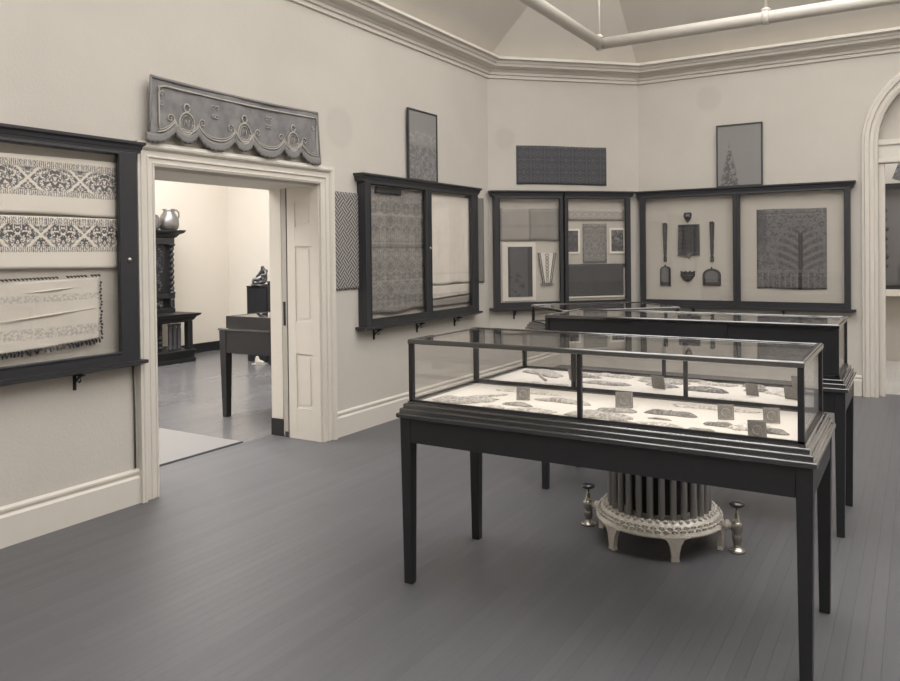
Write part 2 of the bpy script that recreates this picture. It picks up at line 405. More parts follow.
struct('trim_3', boxes((XL-.372, XL-.362, D1-.004, D1-.001, 0, DZ), (XL-.435, XL-.427, D1-.004, D1-.001, 0, DZ), (XL-.41, XL-.37, D1-.014, D1-.0125, 0, .05)), SLOT)
struct('trim_4', boxes((XL-.578, XL-.44, D1-.003, D1+.02, .15, DZ), (XL-.585, XL-.44, D0-.01, D0+.006, 0, DZ)), PAINT, bevel=.004)
struct('trim_5', boxes((XL-.585, XL-.44, D1-.008, D1+.02, 0, .15)), BLACKP, bevel=.004)
struct('trim_6', boxes((XL-.60, XL-.02, D0, D1, DZ-.02, DZ)), PAINT)

# arch surround with transom
ap = [(0,0),(0,.03),(.03,.045),(.04,.03),(.075,.03),(.085,.06),(.12,.065),(.13,.05),(.15,.045),(.155,0)]
bm = B(); sweep(bm, [(A0,0)] + arc + [(A1,0)], ap, lambda a, b, h: (a, YB-h, b)); struct('door_4', bm, PAINT)
bm = boxes((A0, A1, YB+.03, YB+.2, 2.51, 2.74), (A0, A1, YB+.01, YB+.05, 2.70, 2.76), (A0, A1, YB+.015, YB+.05, 2.51, 2.55),
           (A0, A0+.06, YB+.04, YB+.2, 0, 2.51), (A1-.06, A1, YB+.04, YB+.2, 0, 2.51))
struct('trim_7', bm, PAINT, bevel=.004)
bm = B(); prism(bm, [(A0,2.74)] + arc + [(A1,2.74)], lambda a, b: (a, YB+.12, b), lambda a, b: (a, YB+.16, b)); struct('trim_8', bm, PL)

# the room beyond the doorway
HP = plain('hall_plaster', .66, .85, 0, .2, .03, 3)
struct('wall_hall_far', boxes((-10.4, -10.2, -.5, 9.9, 0, 4.3)), HP)
struct('wall_hall_end', boxes((-10.2, XL-.61, 9.37, 9.57, 0, 4.3)), HP)
struct('wall_hall_near', boxes((-10.2, XL-.61, -.5, -.3, 0, 4.3)), HP)
struct('wall_hall_side', boxes((XL-.63, XL-.58, -.3, D0-.12, 0, 4.3), (XL-.63, XL-.58, D1+.12, 9.37, 0, 4.3), (XL-.63, XL-.58, D0-.12, D1+.12, DZ+.12, 4.3)), HP)
struct('ceiling_hall', boxes((-10.4, -9.2, -.5, 9.57, 4.3, 4.4), (-6.2, XL-.4, -.5, 9.57, 4.3, 4.4), (-9.2, -6.2, -.5, .8, 4.3, 4.4), (-9.2, -6.2, 8.2, 9.57, 4.3, 4.4)), CEIL)
struct('light_panel_hall', boxes((-9.25, -6.15, .75, 8.25, 4.41, 4.43)), emit('hall_panel_glow', (1.0, .975, .95), 8.0))  # unseen glowing ceiling panel, added to light the hall
bm = boxes((-10.2, -10.17, -.3, 9.37, 0, .15), (-10.2, XL-.66, 9.34, 9.37, 0, .15)); struct('baseboard_hall', bm, BLACKP)

# the room beyond the arch
struct('wall_far', boxes((-2.9, 5.2, 12.5, 12.7, 0, 3.9)), plain('far_plaster', .42, .85, 0, .2, .03, 3))
struct('wall_far_left', boxes((-2.95, -2.75, YB+.25, 12.5, 0, 3.9)), PL)
struct('wall_far_right', boxes((5.0, 5.2, YB+.25, 12.5, 0, 3.9)), PL)
struct('ceiling_far', boxes((-2.95, 5.2, YB+.25, 10.2, 3.9, 4.0), (-2.95, 5.2, 11.9, 12.7, 3.9, 4.0), (-2.95, -1.5, 10.2, 11.9, 3.9, 4.0), (4, 5.2, 10.2, 11.9, 3.9, 4.0)), CEIL)
struct('light_panel_far', boxes((-1.55, 4.05, 10.15, 11.95, 4.0, 4.02)), emit('far_panel_glow', (1, .975, .945), 6.0))  # added emissive ceiling panel out of view, brightens the room beyond the arch

# ------------------------------------------------------------------ hanging rail frame under the skylight
t = thing('hanging_rail', 'thick white rail frame hung on thin rods below the sloping ceiling', 'rail', (-3.03, 8.25, 3.92))
RW = plain('rail_white', .62, .45, 0, .5, .04, 20)
def rail(a, b):
    bm = B(); tube(bm, [a, b], .062, 16); return bm
obj('rail_tube', rail((-.04,.0,0), (6.02,.0,0)), RW, t, True)
obj('rail_tube', rail((0,.04,0), (0,-9.7,0)), RW, t, True)
for x, y in ((0,-.02), (1.74,0), (3.6,0), (5.4,0), (0,-2.6), (0,-5.5)):
    bm = B(); d = min((-3.03+x)-XL, YB-(8.25+y)); d = min(d, XR-(-3.03+x))
    zc = CH+(Z1-CH)*min(1, max(0, d)/IN)-3.92
    if (x, y) == (0, -.02): zc = .78
    tube(bm, [(x, y, .05), (x, y, zc+.05)], .013, 8)
    rod = obj('rod', bm, RW, t, True)
    bm = B(); tube(bm, [(x-.03, y, 0) if y > -.1 else (x, y-.03, 0), (x+.03, y, 0) if y > -.1 else (x, y+.03, 0)], .074, 16); lathe(bm, [(.045,.06),(.045,.085),(.02,.10)], x, y, 0, 12)
    obj('clamp', bm, RW, rod, True)

# ------------------------------------------------------------------ wall cases
def wall_case(w, s0, s1, glass, label, brackets=(), z0=.93, z1=2.33, back=LINEN, group=None, ends=(1,1), lock=None):
    """glass: list of (left, right) of each door's pane, along the wall"""
    t = wthing('wall_case', label, 'display case', w, s0, 0, group=group)
    W = s1-s0; dpt = .065
    bm = boxes((0, .022, -dpt, 0, z0, z1-.07), (W-.022, W, -dpt, 0, z0, z1-.07), (.022, W-.022, -dpt, 0, z0, z0+.02), (.022, W-.022, -dpt, 0, z1-.09, z1-.07))
    obj('carcass', bm, CWW, t)
    obj('lining', boxes((.022, W-.022, -.012, -.002, z0+.02, z1-.09)), back, t, label='pale fabric lining')
    edges = [0.0] + [((glass[i][1]+glass[i+1][0])/2-s0) for i in range(len(glass)-1)] + [W]
    for i, (a, b) in enumerate(glass):
        a -= s0; b -= s0; e0, e1 = edges[i]+(.002 if i else 0), edges[i+1]-(.002 if i < len(glass)-1 else 0)
        gz0, gz1 = z0+.076, z1-.090
        bm = B()
        for q in ((e0, a, gz0-.075, z1-.07), (b, e1, gz0-.075, z1-.07), (a, b, gz0-.075, gz0), (a, b, gz1, z1-.07)):
            bx(bm, q[0], q[1], -dpt-.03, -dpt, q[2], q[3])
        for q in ((a-.012, a, gz0, gz1), (b, b+.012, gz0, gz1), (a-.012, b+.012, gz0-.012, gz0), (a-.012, b+.012, gz1, gz1+.012)):
            bx(bm, q[0], q[1], -dpt-.036, -dpt-.03, q[2], q[3])
        d = obj('door', bm, CWW, t, bevel=.003)
        obj('glass_pane', boxes((a-.003, b+.003, -dpt-.014, -dpt-.010, gz0-.003, gz1+.003)), GLASS, d)
        if lock and i == lock[0]:
            bm = B(); lathe(bm, [(.0,-.014),(.010,-.012),(.015,-.006),(.017,0)], lock[1]-s0, -dpt-.03, lock[2], 12, 'y')
            obj('lock', bm, BRASS, d, True, label='small brass lock')
    e = .04
    cp = [(0,z1-.07),(.030,z1-.07),(.032,z1-.052),(.036,z1-.048),(.040,z1-.028),(.055,z1-.016),(.055,z1),(0,z1)]
    l_, r_ = (0, W)
    pth = [(r_,0),(r_,-dpt),(l_,-dpt),(l_,0)]
    if ends[0] == 0: pth = pth[:-1]
    if ends[1] == 0: pth = pth[1:]
    cp2 = cp 
    bm = B(); sweep(bm, pth, cp2, lambda a, b, h: (a, b, h)); bx(bm, 0, W, -dpt, 0, z1-.069, z1-.001)
    obj('cornice', bm, CWW, t)
    sp = [(0,z0-.03),(.01,z0-.028),(.05,z0-.012),(.05,z0+.008),(0,z0+.01)]
    bm = B(); sweep(bm, pth, sp, lambda a, b, h: (a, b, h)); bx(bm, 0, W, -dpt, 0, z0-.029, z0)
    obj('sill', bm, CWW, t)
    for s in brackets:
        bm = B(); x = s-s0
        bx(bm, x-.008, x+.008, -.012, 0, z0-.13, z0-.03); bx(bm, x-.008, x+.008, -.10, 0, z0-.040, z0-.03)
        pts = [(x, -.008-.075*(i/8)**1.6, z0-.11+.075*(i/8)**.7) for i in range(9)]; tube(bm, pts, .006, 6)
        pts = [(x, -.055+.014*math.cos(a*.8), z0-.062+.018*math.sin(a*.8)) for a in range(8)]; tube(bm, pts, .004, 6)
        obj('bracket', bm, IRON, t)
    return t
wall_case('L', .95, 3.15, [(1.08,1.99), (2.11,3.02)], 'dark glazed wall case left of the doorway, cut off by the picture edge', (1.5, 2.76), lock=(1, 3.085, 1.58))
wall_case('L', 5.52, 7.60, [(5.60,6.51), (6.62,7.45)], 'dark glazed wall case between the doorway and the cut-off corner, textiles inside', (5.74, 6.46, 7.2), lock=(1, 6.59, 1.65))
wall_case('M', .045, .905, [(.11,.862)], 'narrow dark wall case with lace collar, left one of the pair on the angled wall', (.30,), ends=(1,0))
wall_case('M', .925, 1.79, [(.968,1.722)], 'narrow dark wall case with framed pieces, right one of the pair on the angled wall', (1.35,), ends=(0,1))
wall_case('B', -2.93, -.62, [(-2.86,-1.83), (-1.75,-.68)], 'wide dark wall case beside the arched opening, ornaments and tree cloth inside', (-2.3,-1.3))

# ------------------------------------------------------------------ textiles and pictures
def cloth_bm(W, H, nx=24, nz=18, wr=.004, th=.004, top=None, bot=None, seed=0, left=None, right=None):
    bm = B(); uv = bm.loops.layers.uv.new('UVMap'); rnd = random.Random(seed)
    ph = [rnd.uniform(0, 6.28) for _ in range(6)]; G = []
    for back in (0, 1):
        g = []
        for j in range(nz+1):
            row = []
            for i in range(nx+1):
                a, b = i/nx, j/nz
                xl = left(b) if left else 0; xr = right(b) if right else W
                x = xl+(xr-xl)*a
                zt = top(x) if top else H; zb = bot(x) if bot else 0
                z = zb+(zt-zb)*b
                d = wr*(1+.5*math.sin(9*x/ max(W, .01)*1.3+ph[0])+.35*math.sin(23*x+5*z+ph[1])+.35*math.sin(17*z-8*x+ph[2]))
                row.append(bm.verts.new((x, -(0 if back else th+max(0, d)), z)))
            g.append(row)
        G.append(g)
    F, K = G
    for j in range(nz):
        for i in range(nx):
            bm.faces.new((F[j][i], F[j][i+1], F[j+1][i+1], F[j+1][i])); bm.faces.new((K[j][i], K[j+1][i], K[j+1][i+1], K[j][i+1]))
    for j in range(nz):
        bm.faces.new((F[j][0], F[j+1][0], K[j+1][0], K[j][0])); bm.faces.new((F[j][nx], K[j][nx], K[j+1][nx], F[j+1][nx]))
    for i in range(nx):
        bm.faces.new((F[0][i], K[0][i], K[0][i+1], F[0][i+1])); bm.faces.new((F[nz][i], F[nz][i+1], K[nz][i+1], K[nz][i]))
    for f in bm.faces:
        for l in f.loops: l[uv].uv = (l.vert.co.x, l.vert.co.z)
    return bm
def cloth(name, label, cat, w, s0, s1, z0, z1, off, mat, group=None, **kw):
    o = obj(name, cloth_bm(s1-s0, z1-z0, **kw), mat, None, True)
    place(o, w, s0, z0, off); return tag(o, label, cat, group)
WAV = lambda H, a, f, p=0: (lambda x: H+a*math.sin(f*x+p))

# case left of the doorway: two embroidered panels over a tasselled cloth
cloth('embroidered_panel', 'pale panel with dark bird embroidery, topmost cloth in the case left of the doorway', 'textile', 'L', 1.2, 3.055, 1.85, 2.185, .03,
      uvmat('embroidery_birds', pat_embroid(.16, .105, .31, 1.0)), wr=.003, nx=60, top=WAV(.335, .006, 4, 1), bot=WAV(0, .005, 6), seed=1)
cloth('embroidered_panel', 'pale panel with dark bird embroidery, hung directly below the topmost embroidered one', 'textile', 'L', 1.2, 3.06, 1.535, 1.838, .03,
      uvmat('embroidery_stars', pat_embroid(.135, .095, .30, 4.0, dark=.11)), wr=.003, nx=60, bot=WAV(0, .004, 5, 2), seed=2)
CL = uvmat('creased_cotton', pat_plain(.76, ((.06,.13,.50), (.27,.32,.52))))
t = wthing('tasselled_cloth', 'creased white cloth edged with dark tassels, lowest in the case left of the doorway', 'textile', 'L', 1.3, 1.07, .03)
W = 1.61; zt = lambda x: .385+.02*(x/W)**2; zb = lambda x: .0+.0*x+.03*max(0, (x-1.0)/.6)**1.3
obj('cloth_field', cloth_bm(W, .40, 70, 30, .007, .004, zt, zb, 5), CL, t, True)
bm = B()
for k in range(3):            # soft standing folds
    x0 = (.55, 1.0, 1.15)[k]; z0 = (.155, .175, .33)[k]; L = (.42, .58, .3)[k]
    pts = [(x0+L*i/10, -.016, z0+(.0,.045,.02)[k]*i/10) for i in range(11)]; tube(bm, pts, [.001+.006*math.sin(PI*i/10) for i in range(11)], 6)
obj('fold', bm, CL, t, True)
bm = B(); rnd = random.Random(3)
def tassel(x, z, ln, a=0):
    tube(bm, [(x, -.012, z), (x+ln*.5*math.sin(a)+.003, -.015, z-ln*.5*math.cos(a)), (x+ln*math.sin(a), -.012, z-ln*math.cos(a))], [.0035, .007, .005], 5)
x = 0.0
while x < W:
    tassel(x, zb(x)+.004, .034+rnd.uniform(-.006,.006), .25+rnd.uniform(-.3,.3))
    if rnd.random() < .9: tassel(x, zt(x)+.018, .020, PI/2*.7)
    x += .0225
for z in [.03+.02*i for i in range(18)]: tassel(W+.004+rnd.uniform(0,.008), z+.012, .012+rnd.uniform(0,.006), rnd.uniform(-.6,.8))
o = obj('tassel_fringe', bm, plain('dark_wool', .06, .9), t, True, label='dark knotted tassels'); o['kind'] = 'stuff'

# case right of the doorway
cloth('patterned_shawl', 'large grey leaf-patterned shawl, left half of the case right of the doorway', 'textile', 'L', 5.62, 6.56, 1.04, 2.23, .03,
      uvmat('shawl_weave', pat_shawl), wr=.006, nx=40, nz=40, bot=WAV(.0, .012, 9, 1), seed=8)
t_ = cloth('dark_area_strip', 'dark strip added for the darker area at the top of the large grey shawl', 'textile', 'L', 5.72, 6.14, 2.165, 2.225, .048, uvmat('dark_strip', pat_plain(.06)), wr=.002, nx=10, nz=3)  # added dark sheet standing in for a darker area, not a separate cloth
cloth('white_cloth', 'plain off-white hanging cloth, upper of two in the right half of its case', 'textile', 'L', 6.68, 7.53, 1.27, 2.21, .036,
      uvmat('white_lawn', pat_plain(.90, ((.10,.13,.72),))), wr=.005, nx=30, nz=30, bot=WAV(0, .006, 12, 2), seed=12)
cloth('white_cloth', 'off-white cloth showing below the larger plain one in the same case', 'textile', 'L', 6.69, 7.53, 1.12, 1.258, .03,
      uvmat('white_lawn_edge', pat_plain(.82, ((.02,.06,.5),))), wr=.005, nx=30, nz=8, bot=lambda x: .0+.03*x, seed=14)
cloth('grey_cloth', 'narrow grey cloth at the foot of the case under the off-white cloths', 'textile', 'L', 6.68, 7.53, 1.045, 1.115, .03,
      uvmat('grey_edge', pat_plain(.36)), wr=.003, nx=30, nz=6, top=lambda x: .06+.028*x, seed=15)

# woven hangings with the interlaced bar pattern
HB = uvmat('herringbone_weave', pat_herring, .85, .001)
cloth('woven_hanging', 'interlaced-bar patterned wall hanging beside the door frame', 'textile', 'L', 5.157, 5.60, 1.285, 2.15, .004, HB, wr=.003, nx=16, nz=30, bot=WAV(0, .004, 60), seed=20)
cloth('woven_hanging', 'interlaced-bar patterned hanging, mostly hidden behind the far end of its wall case', 'textile', 'L', 7.44, 7.88, 1.25, 2.235, .004, HB, wr=.003, nx=16, nz=30, bot=WAV(0, .004, 60), seed=21)

# lambrequin over the doorway
t = wthing('door_lambrequin', 'grey scalloped valance with pale cord scrolls hung above the doorway', 'valance', 'L', 3.26, 2.35, .054)
W = 1.685
cusps = [-.13, .21, .41, .75, .925, 1.26, 1.455, 1.80]
def lbot(x):
    for a, b in zip(cusps, cusps[1:]):
        if a <= x <= b:
            u = (x-a)/(b-a)*2-1; dep = .085 if b-a > .25 else .062
            return .045+.075-dep*(max(0, 1-abs(u)**2.6))
    return .045
ltop = lambda x: .43-.014*math.sin(PI*min(1, max(0, (x-.03)/1.65)))
lleft = lambda b: .035*b**.8; lright = lambda b: W-.02*b
field = uvmat('valance_damask', lambda k, u, v: (k.mix(k.step(k.noise(k.vec(k.ma('ADD', u, v), k.ma('SUBTRACT', u, v)), 5, 4), .35, .65), sep(.18), sep(.26)), k.noise(k.vec(u, v), 300, 2)), .8, .0006)
obj('valance_cloth', cloth_bm(W, .43, 120, 14, .005, .004, ltop, lbot, 30, lleft, lright), field, t, True)
CORD = plain('pale_cord', .42, .8); FRG = plain('fringe_wool', .23, .9, 0, .2, .35, 160, .003)
bm = B()
def cord(pts, r=.0062, y=-.017):
    tube(bm, [(p[0], y, p[1]) for p in pts], r, 6)
def spiral(cx, cz, r, turns, start, sgn):
    n = 22; return [(cx+r*(1-i/n*.8)*math.cos(start+sgn*turns*2*PI*i/n), cz+r*(1-i/n*.8)*math.sin(start+sgn*turns*2*PI*i/n)) for i in range(n+1)]
cord([(.085, .10)] + [(.085+.0*i, .10+.27*i/6) for i in range(1, 7)] + [(.085+(W-.13)*i/30, ltop(.085+(W-.13)*i/30)-.045) for i in range(1, 31)] + [(W-.045, .37-.30*i/5) for i in range(1, 6)])
cord([(x/200*W if x else .04, lbot(x/200*W)+.036) for x in range(8, 197)], .0055)
cord([(x/200*W, lbot(x/200*W)+.052) for x in range(10, 195)], .003)
for cx in (.31, .838, 1.358):
    cord([(cx+.062*math.cos(a*PI/12), .155+.075*math.sin(a*PI/12)) for a in range(25)])
    cord([(cx+.045*math.cos(a*PI/12), .155+.056*math.sin(a*PI/12)) for a in range(25)], .003)
    cord([(cx+.024*math.cos(a*PI/8), .262+.028*math.sin(a*PI/8)) for a in range(17)])
    cord([(cx-.02, .135), (cx-.02, .17), (cx-.008, .18), (cx, .15), (cx+.012, .135), (cx+.02, .17), (cx+.02, .185)], .003)
    for sg in (-1, 1):
        cord([(cx+sg*.08, .10), (cx+sg*.10, .15)] + spiral(cx+sg*.135, .175, .030, 1.2, PI if sg > 0 else 0, -sg), .004)
for cx in (.56, 1.09):
    cord(spiral(cx-.02, .30, .022, 1.0, 0, 1), .003); cord(spiral(cx+.02, .30, .022, 1.0, PI, -1), .003)
    cord(spiral(cx-.018, .245, .02, 1.0, 0, -1), .003); cord(spiral(cx+.018, .245, .02, 1.0, PI, 1), .003)
cord(spiral(.11, .33, .022, 1.1, 0, 1), .003); cord(spiral(.105, .26, .02, 1.1, PI, -1), .003); cord(spiral(W-.09, .30, .022, 1.1, 0, -1), .003)
obj('cord_scrollwork', bm, CORD, t, True, label='pale couched cord scrolls')
bm = cloth_bm(W, .08, 240, 3, .006, .014, lambda x: lbot(x)+.022, lambda x: lbot(x)-.035-.004*math.sin(170*x), 31, lambda b: -.012, lambda b: W+.006)
obj('fringe', bm, FRG, t, True, label='thick looped fringe edge')
bm = B(); tube(bm, [(.03+1.635*i/20, -.008, ltop(.03+1.635*i/20)) for i in range(21)], .012, 8); tube(bm, [(.01, -.008, .06), (.025, -.008, .2), (.032, -.008, .43)], .009, 8); tube(bm, [(W, -.008, .06), (W-.012, -.008, .25), (W-.02, -.008, .42)], .009, 8)
obj('edge_binding', bm, FRG, t, True)

FRM = plain('grey_frame', .055, .4)
def framed(name, label, w, s0, s1, z0, z1, art, off=.004, lean=.0, fr=.016, fmat=None, dp=.022, cat='picture', group=None):
    t = wthing(name, label, cat, w, s0, z0, off, group=group); W, H = s1-s0, z1-z0
    bm = boxes((0, fr, -dp, 0, 0, H), (W-fr, W, -dp, 0, 0, H), (fr, W-fr, -dp, 0, 0, fr), (fr, W-fr, -dp, 0, H-fr, H))
    a = obj('frame', bm, fmat or FRM, t, bevel=.002)
    b = obj('picture_panel', cloth_bm(W-2*fr, H-2*fr, 2, 2, 0, dp*.6), art, t); b.location = (fr, 0, fr)
    if lean:
        t.rotation_euler = (lean, 0, t.rotation_euler[2]); t.rotation_mode = 'XYZ'
    return t
framed('picture', 'tall framed picture standing on top of the case right of the doorway', 'L', 6.30, 6.84, 2.335, 3.05, uvmat('art_pale_birds', pat_panelart(1), .35), .02, 0)
framed('picture', 'framed picture with a small dark tree standing on the case beside the arch', 'B', -2.02, -1.51, 2.335, 3.06, uvmat('art_small_tree', pat_panelart(2), .35), .02, 0)
cloth('dark_textile', 'long dark rectangular textile high on the angled wall', 'textile', 'M', .35, 1.51, 2.41, 2.875, .004, uvmat('dark_velvet', pat_dark()), wr=.003, nx=40, nz=14, top=WAV(.465, .004, 5), bot=WAV(0, .006, 3, .5), seed=40)

# angled wall, left case
cloth('net_cloth', 'plain pale net panel, upper left in the left case on the angled wall', 'textile', 'M', .135, .50, 1.735, 2.12, .02, uvmat('net', pat_plain(.38, ((.15,.2,.30),))), wr=.002, nx=10, nz=10)
cloth('net_cloth', 'slightly darker net panel at upper right of the left case on the angled wall', 'textile', 'M', .50, .87, 1.735, 2.12, .024, uvmat('net_dark', pat_plain(.31, ((.15,.2,.24),))), wr=.003, nx=14, nz=10, bot=WAV(0, .006, 14))
t = wthing('mounted_textile', 'dark upright textile on a white mount in the left case on the angled wall', 'textile', 'M', .155, 1.02, .02)
obj('mount', boxes((0, .42, -.006, 0, 0, .70)), plain('mount_card', .78, .9), t, label='white mount')
o = obj('textile', cloth_bm(.305, .60, 8, 16, .002, .003), uvmat('dark_brocade', lambda k, u, v: (k.mix(k.ma('MAXIMUM', k.ma('MAXIMUM', k.step(u, .03, .02), k.step(u, .24, .25)), k.ma('MULTIPLY', k.step(k.noise(k.vec(u, v), 12, 3), .5, .6), k.step(v, .3, .25))), sep(.12), sep(.065)), None)), t); o.location = (.07, -.007, .045)
t = wthing('lace_collar', 'white tapering lace collar pinned in the left case on the angled wall', 'lace', 'M', .60, 1.19, .03)
LACE = plain('lace_thread', .80, .9); bm = B()
for sg in (-1, 1):
    for d in (0, .02): tube(bm, [(.115+sg*(.11-d-.055*i/8), -.008, .40-.36*i/8) for i in range(9)], .007, 6)
for i in range(9):
    tube(bm, [(.115+.018*math.cos(a*PI/4)*(1.3-i*.05), -.009, .37-.04*i+.016*math.sin(a*PI/4)) for a in range(9)], .0035, 5)
for i in range(7): tube(bm, [(.04+.024*i+.012*math.cos(a*PI/4), -.009, .02+.014*math.sin(a*PI/4)) for a in range(9)], .004, 5)
obj('lace_edging', bm, plain('lace_outline_thread', .2, .9), t, True)  # dark outline threads of the lace pattern
bm = B(); prism(bm, [(.0,.40), (.07,.03), (.16,.03), (.23,.40)], lambda a, b: (a, 0, b), lambda a, b: (a, -.004, b)); obj('net_ground', bm, LACE, t)
# angled wall, right case
cloth('lace_strip', 'pale lace strip across the top of the right case on the angled wall', 'lace', 'M', .985, 1.73, 1.975, 2.11, .02, uvmat('lace_strip_thread', pat_mottle(.30, .52, 40, .05)), wr=.002, nx=20, nz=4)
cloth('grey_brocade', 'mottled grey brocade hung between two small framed pieces', 'textile', 'M', 1.185, 1.50, 1.46, 1.94, .02, uvmat('brocade', pat_mottle(.18, .34, 34, .08)), wr=.002, nx=10, nz=16)
WM = plain('white_mat', .88, .8)
framed('framed_textile', 'small dark piece in a white mat left of the mottled grey brocade', 'M', .975, 1.145, 1.575, 1.875, uvmat('small_art_grey', pat_mottle(.07, .17, 14, .3)), .018, 0, .022, WM, .012, 'framed textile')
framed('framed_textile', 'small dark piece in a white mat right of the mottled grey brocade', 'M', 1.535, 1.75, 1.57, 1.885, uvmat('small_art_black', pat_mottle(.035, .26, 20, .3)), .018, 0, .026, WM, .012, 'framed textile')
t = wthing('silk_cloth', 'dark silk cloth with a pale edge, lowest in the right case on the angled wall', 'textile', 'M', .98, 1.035, .022)
obj('silk_field', cloth_bm(.76, .41, 24, 12, .003, .004, None, lambda x: .01, 44), uvmat('dark_silk', pat_plain(.085, ((.05,.2,.06),), 60)), t, True)
obj('pale_edge', boxes((0, .76, -.012, -.006, 0, .018), (.74, .76, -.0121, -.006, .018, .36)), LACE, t)

# case by the arch: ornaments
OM = plain('ornament_metal', .05, .6, .2, .5, .8, 70, .004); OM2 = plain('ornament_inset', .16, .7, 0, .4, .4, 90, .002)
def orn(name, label, s, z, outline, cat='ornament', inset=None, th=.02, group=None):
    t = wthing(name, label, cat, 'B', s, z, .014, group=group)
    bm = B(); prism(bm, outline, lambda a, b: (a, 0, b), lambda a, b: (a, -th, b)); obj('plate', bm, OM, t, bevel=.003)
    return t
th = [(-.045+.0,-.0)]
heart = [(0,-.07), (.035,-.02), (.048,.03), (.035,.058), (.012,.05), (0,.06), (-.012,.05), (-.035,.058), (-.048,.03), (-.035,-.02)]
t = orn('heart_ornament', 'small heart-shaped ornament at the top of the case by the arch', -2.36, 2.0, heart)
bm = B(); lathe(bm, [(.0,-.034),(.02,-.03),(.026,-.02)], 0, 0, .01, 12, 'y'); obj('boss', bm, OM2, t, True)
t = orn('square_plaque', 'nearly square chased plaque in the middle of the case by the arch', -2.35, 1.54, [(-.13,0), (.13,0), (.125,.37), (-.12,.37)], 'plaque')
bm = B()
for i in range(5):
    for j in range(6):
        tube(bm, [(-.095+.047*i+.015*math.cos(a*PI/3), -.021, .06+.052*j+.017*math.sin(a*PI/3)) for a in range(6)], .004, 5, True)
bx(bm, -.125, .13, -.026, -.02, .025, .035); tube(bm, [(-.125,-.022,.005), (-.12,-.022,.365), (.12,-.022,.365), (.127,-.022,.005), (-.125,-.022,.005)], .006, 6); lathe(bm, [(.022,-.028),(.03,-.02)], .0, 0, .0, 12, 'y')
obj('chased_relief', bm, OM2, t)
for s, lab in ((-2.635, 'long narrow strap ornament left of the square plaque'), (-2.08, 'long narrow strap ornament right of the square plaque')):
    t = orn('strap_ornament', lab, s, 1.46, [(-.018,0), (.018,0), (.02,.06), (.012,.07), (.018,.09), (.022,.23), (.014,.24), (.022,.25), (.028,.46), (.012,.48), (-.028,.475), (-.022,.25), (-.014,.24), (-.022,.23), (-.018,.09), (-.012,.07), (-.02,.06)])
    [obj('rivet', boxes((-.006, .006, -.024, -.02, .03+.05*i, .038+.05*i)), OM2, t) for i in range(9)]
def archplate(name, label, s, z, w, h):
    o = [(-w,0), (w,0)] + [(w*math.cos(a*PI/10), h-w*.75+w*.75*math.sin(a*PI/10)) for a in range(11)]
    t = orn(name, label, s, z, o)
    v = w*.68; zz = .04
    o2 = [(-v,zz), (v,zz)] + [(v*math.cos(a*PI/10), h-w*.75+v*.75*math.sin(a*PI/10)) for a in range(11)]
    bm = B(); prism(bm, o2, lambda a, b: (a, -.018, b), lambda a, b: (a, -.024, b)); obj('inset_panel', bm, OM2, t)
    bm = B(); lathe(bm, [(.012,-.02),(.008,0)], 0, 0, h+.008, 10, 'y'); obj('ring', bm, OM, t)
archplate('arched_plaque', 'small arched plaque at lower left of the case by the arch', -2.635, 1.175, .064, .235)
archplate('arched_plaque', 'broad arched plaque at lower right of the case by the arch', -2.085, 1.18, .105, .20)
t = orn('crescent_ornament', 'bowl-shaped ornament low between the two arched plaques', -2.365, 1.235, [(-.085,.12), (-.082,.06), (-.05,.015), (0,-.01), (.05,.015), (.082,.06), (.085,.12), (.045,.10), (.03,.12), (0,.10), (-.03,.12), (-.045,.10)])
obj('relief', boxes((-.06, .06, -.026, -.018, .06, .068), (-.035, .035, -.0261, -.018, .03, .036)), OM2, t)
cloth('tree_cloth', 'grey cloth with a dark leafy tree motif in the case beside the arch', 'textile', 'B', -1.58, -.855, 1.15, 2.055, .016, uvmat('tree_of_life', pat_tree), wr=.003, nx=30, nz=30, bot=WAV(0, .005, 10), top=WAV(.905, .004, 8), seed=50)

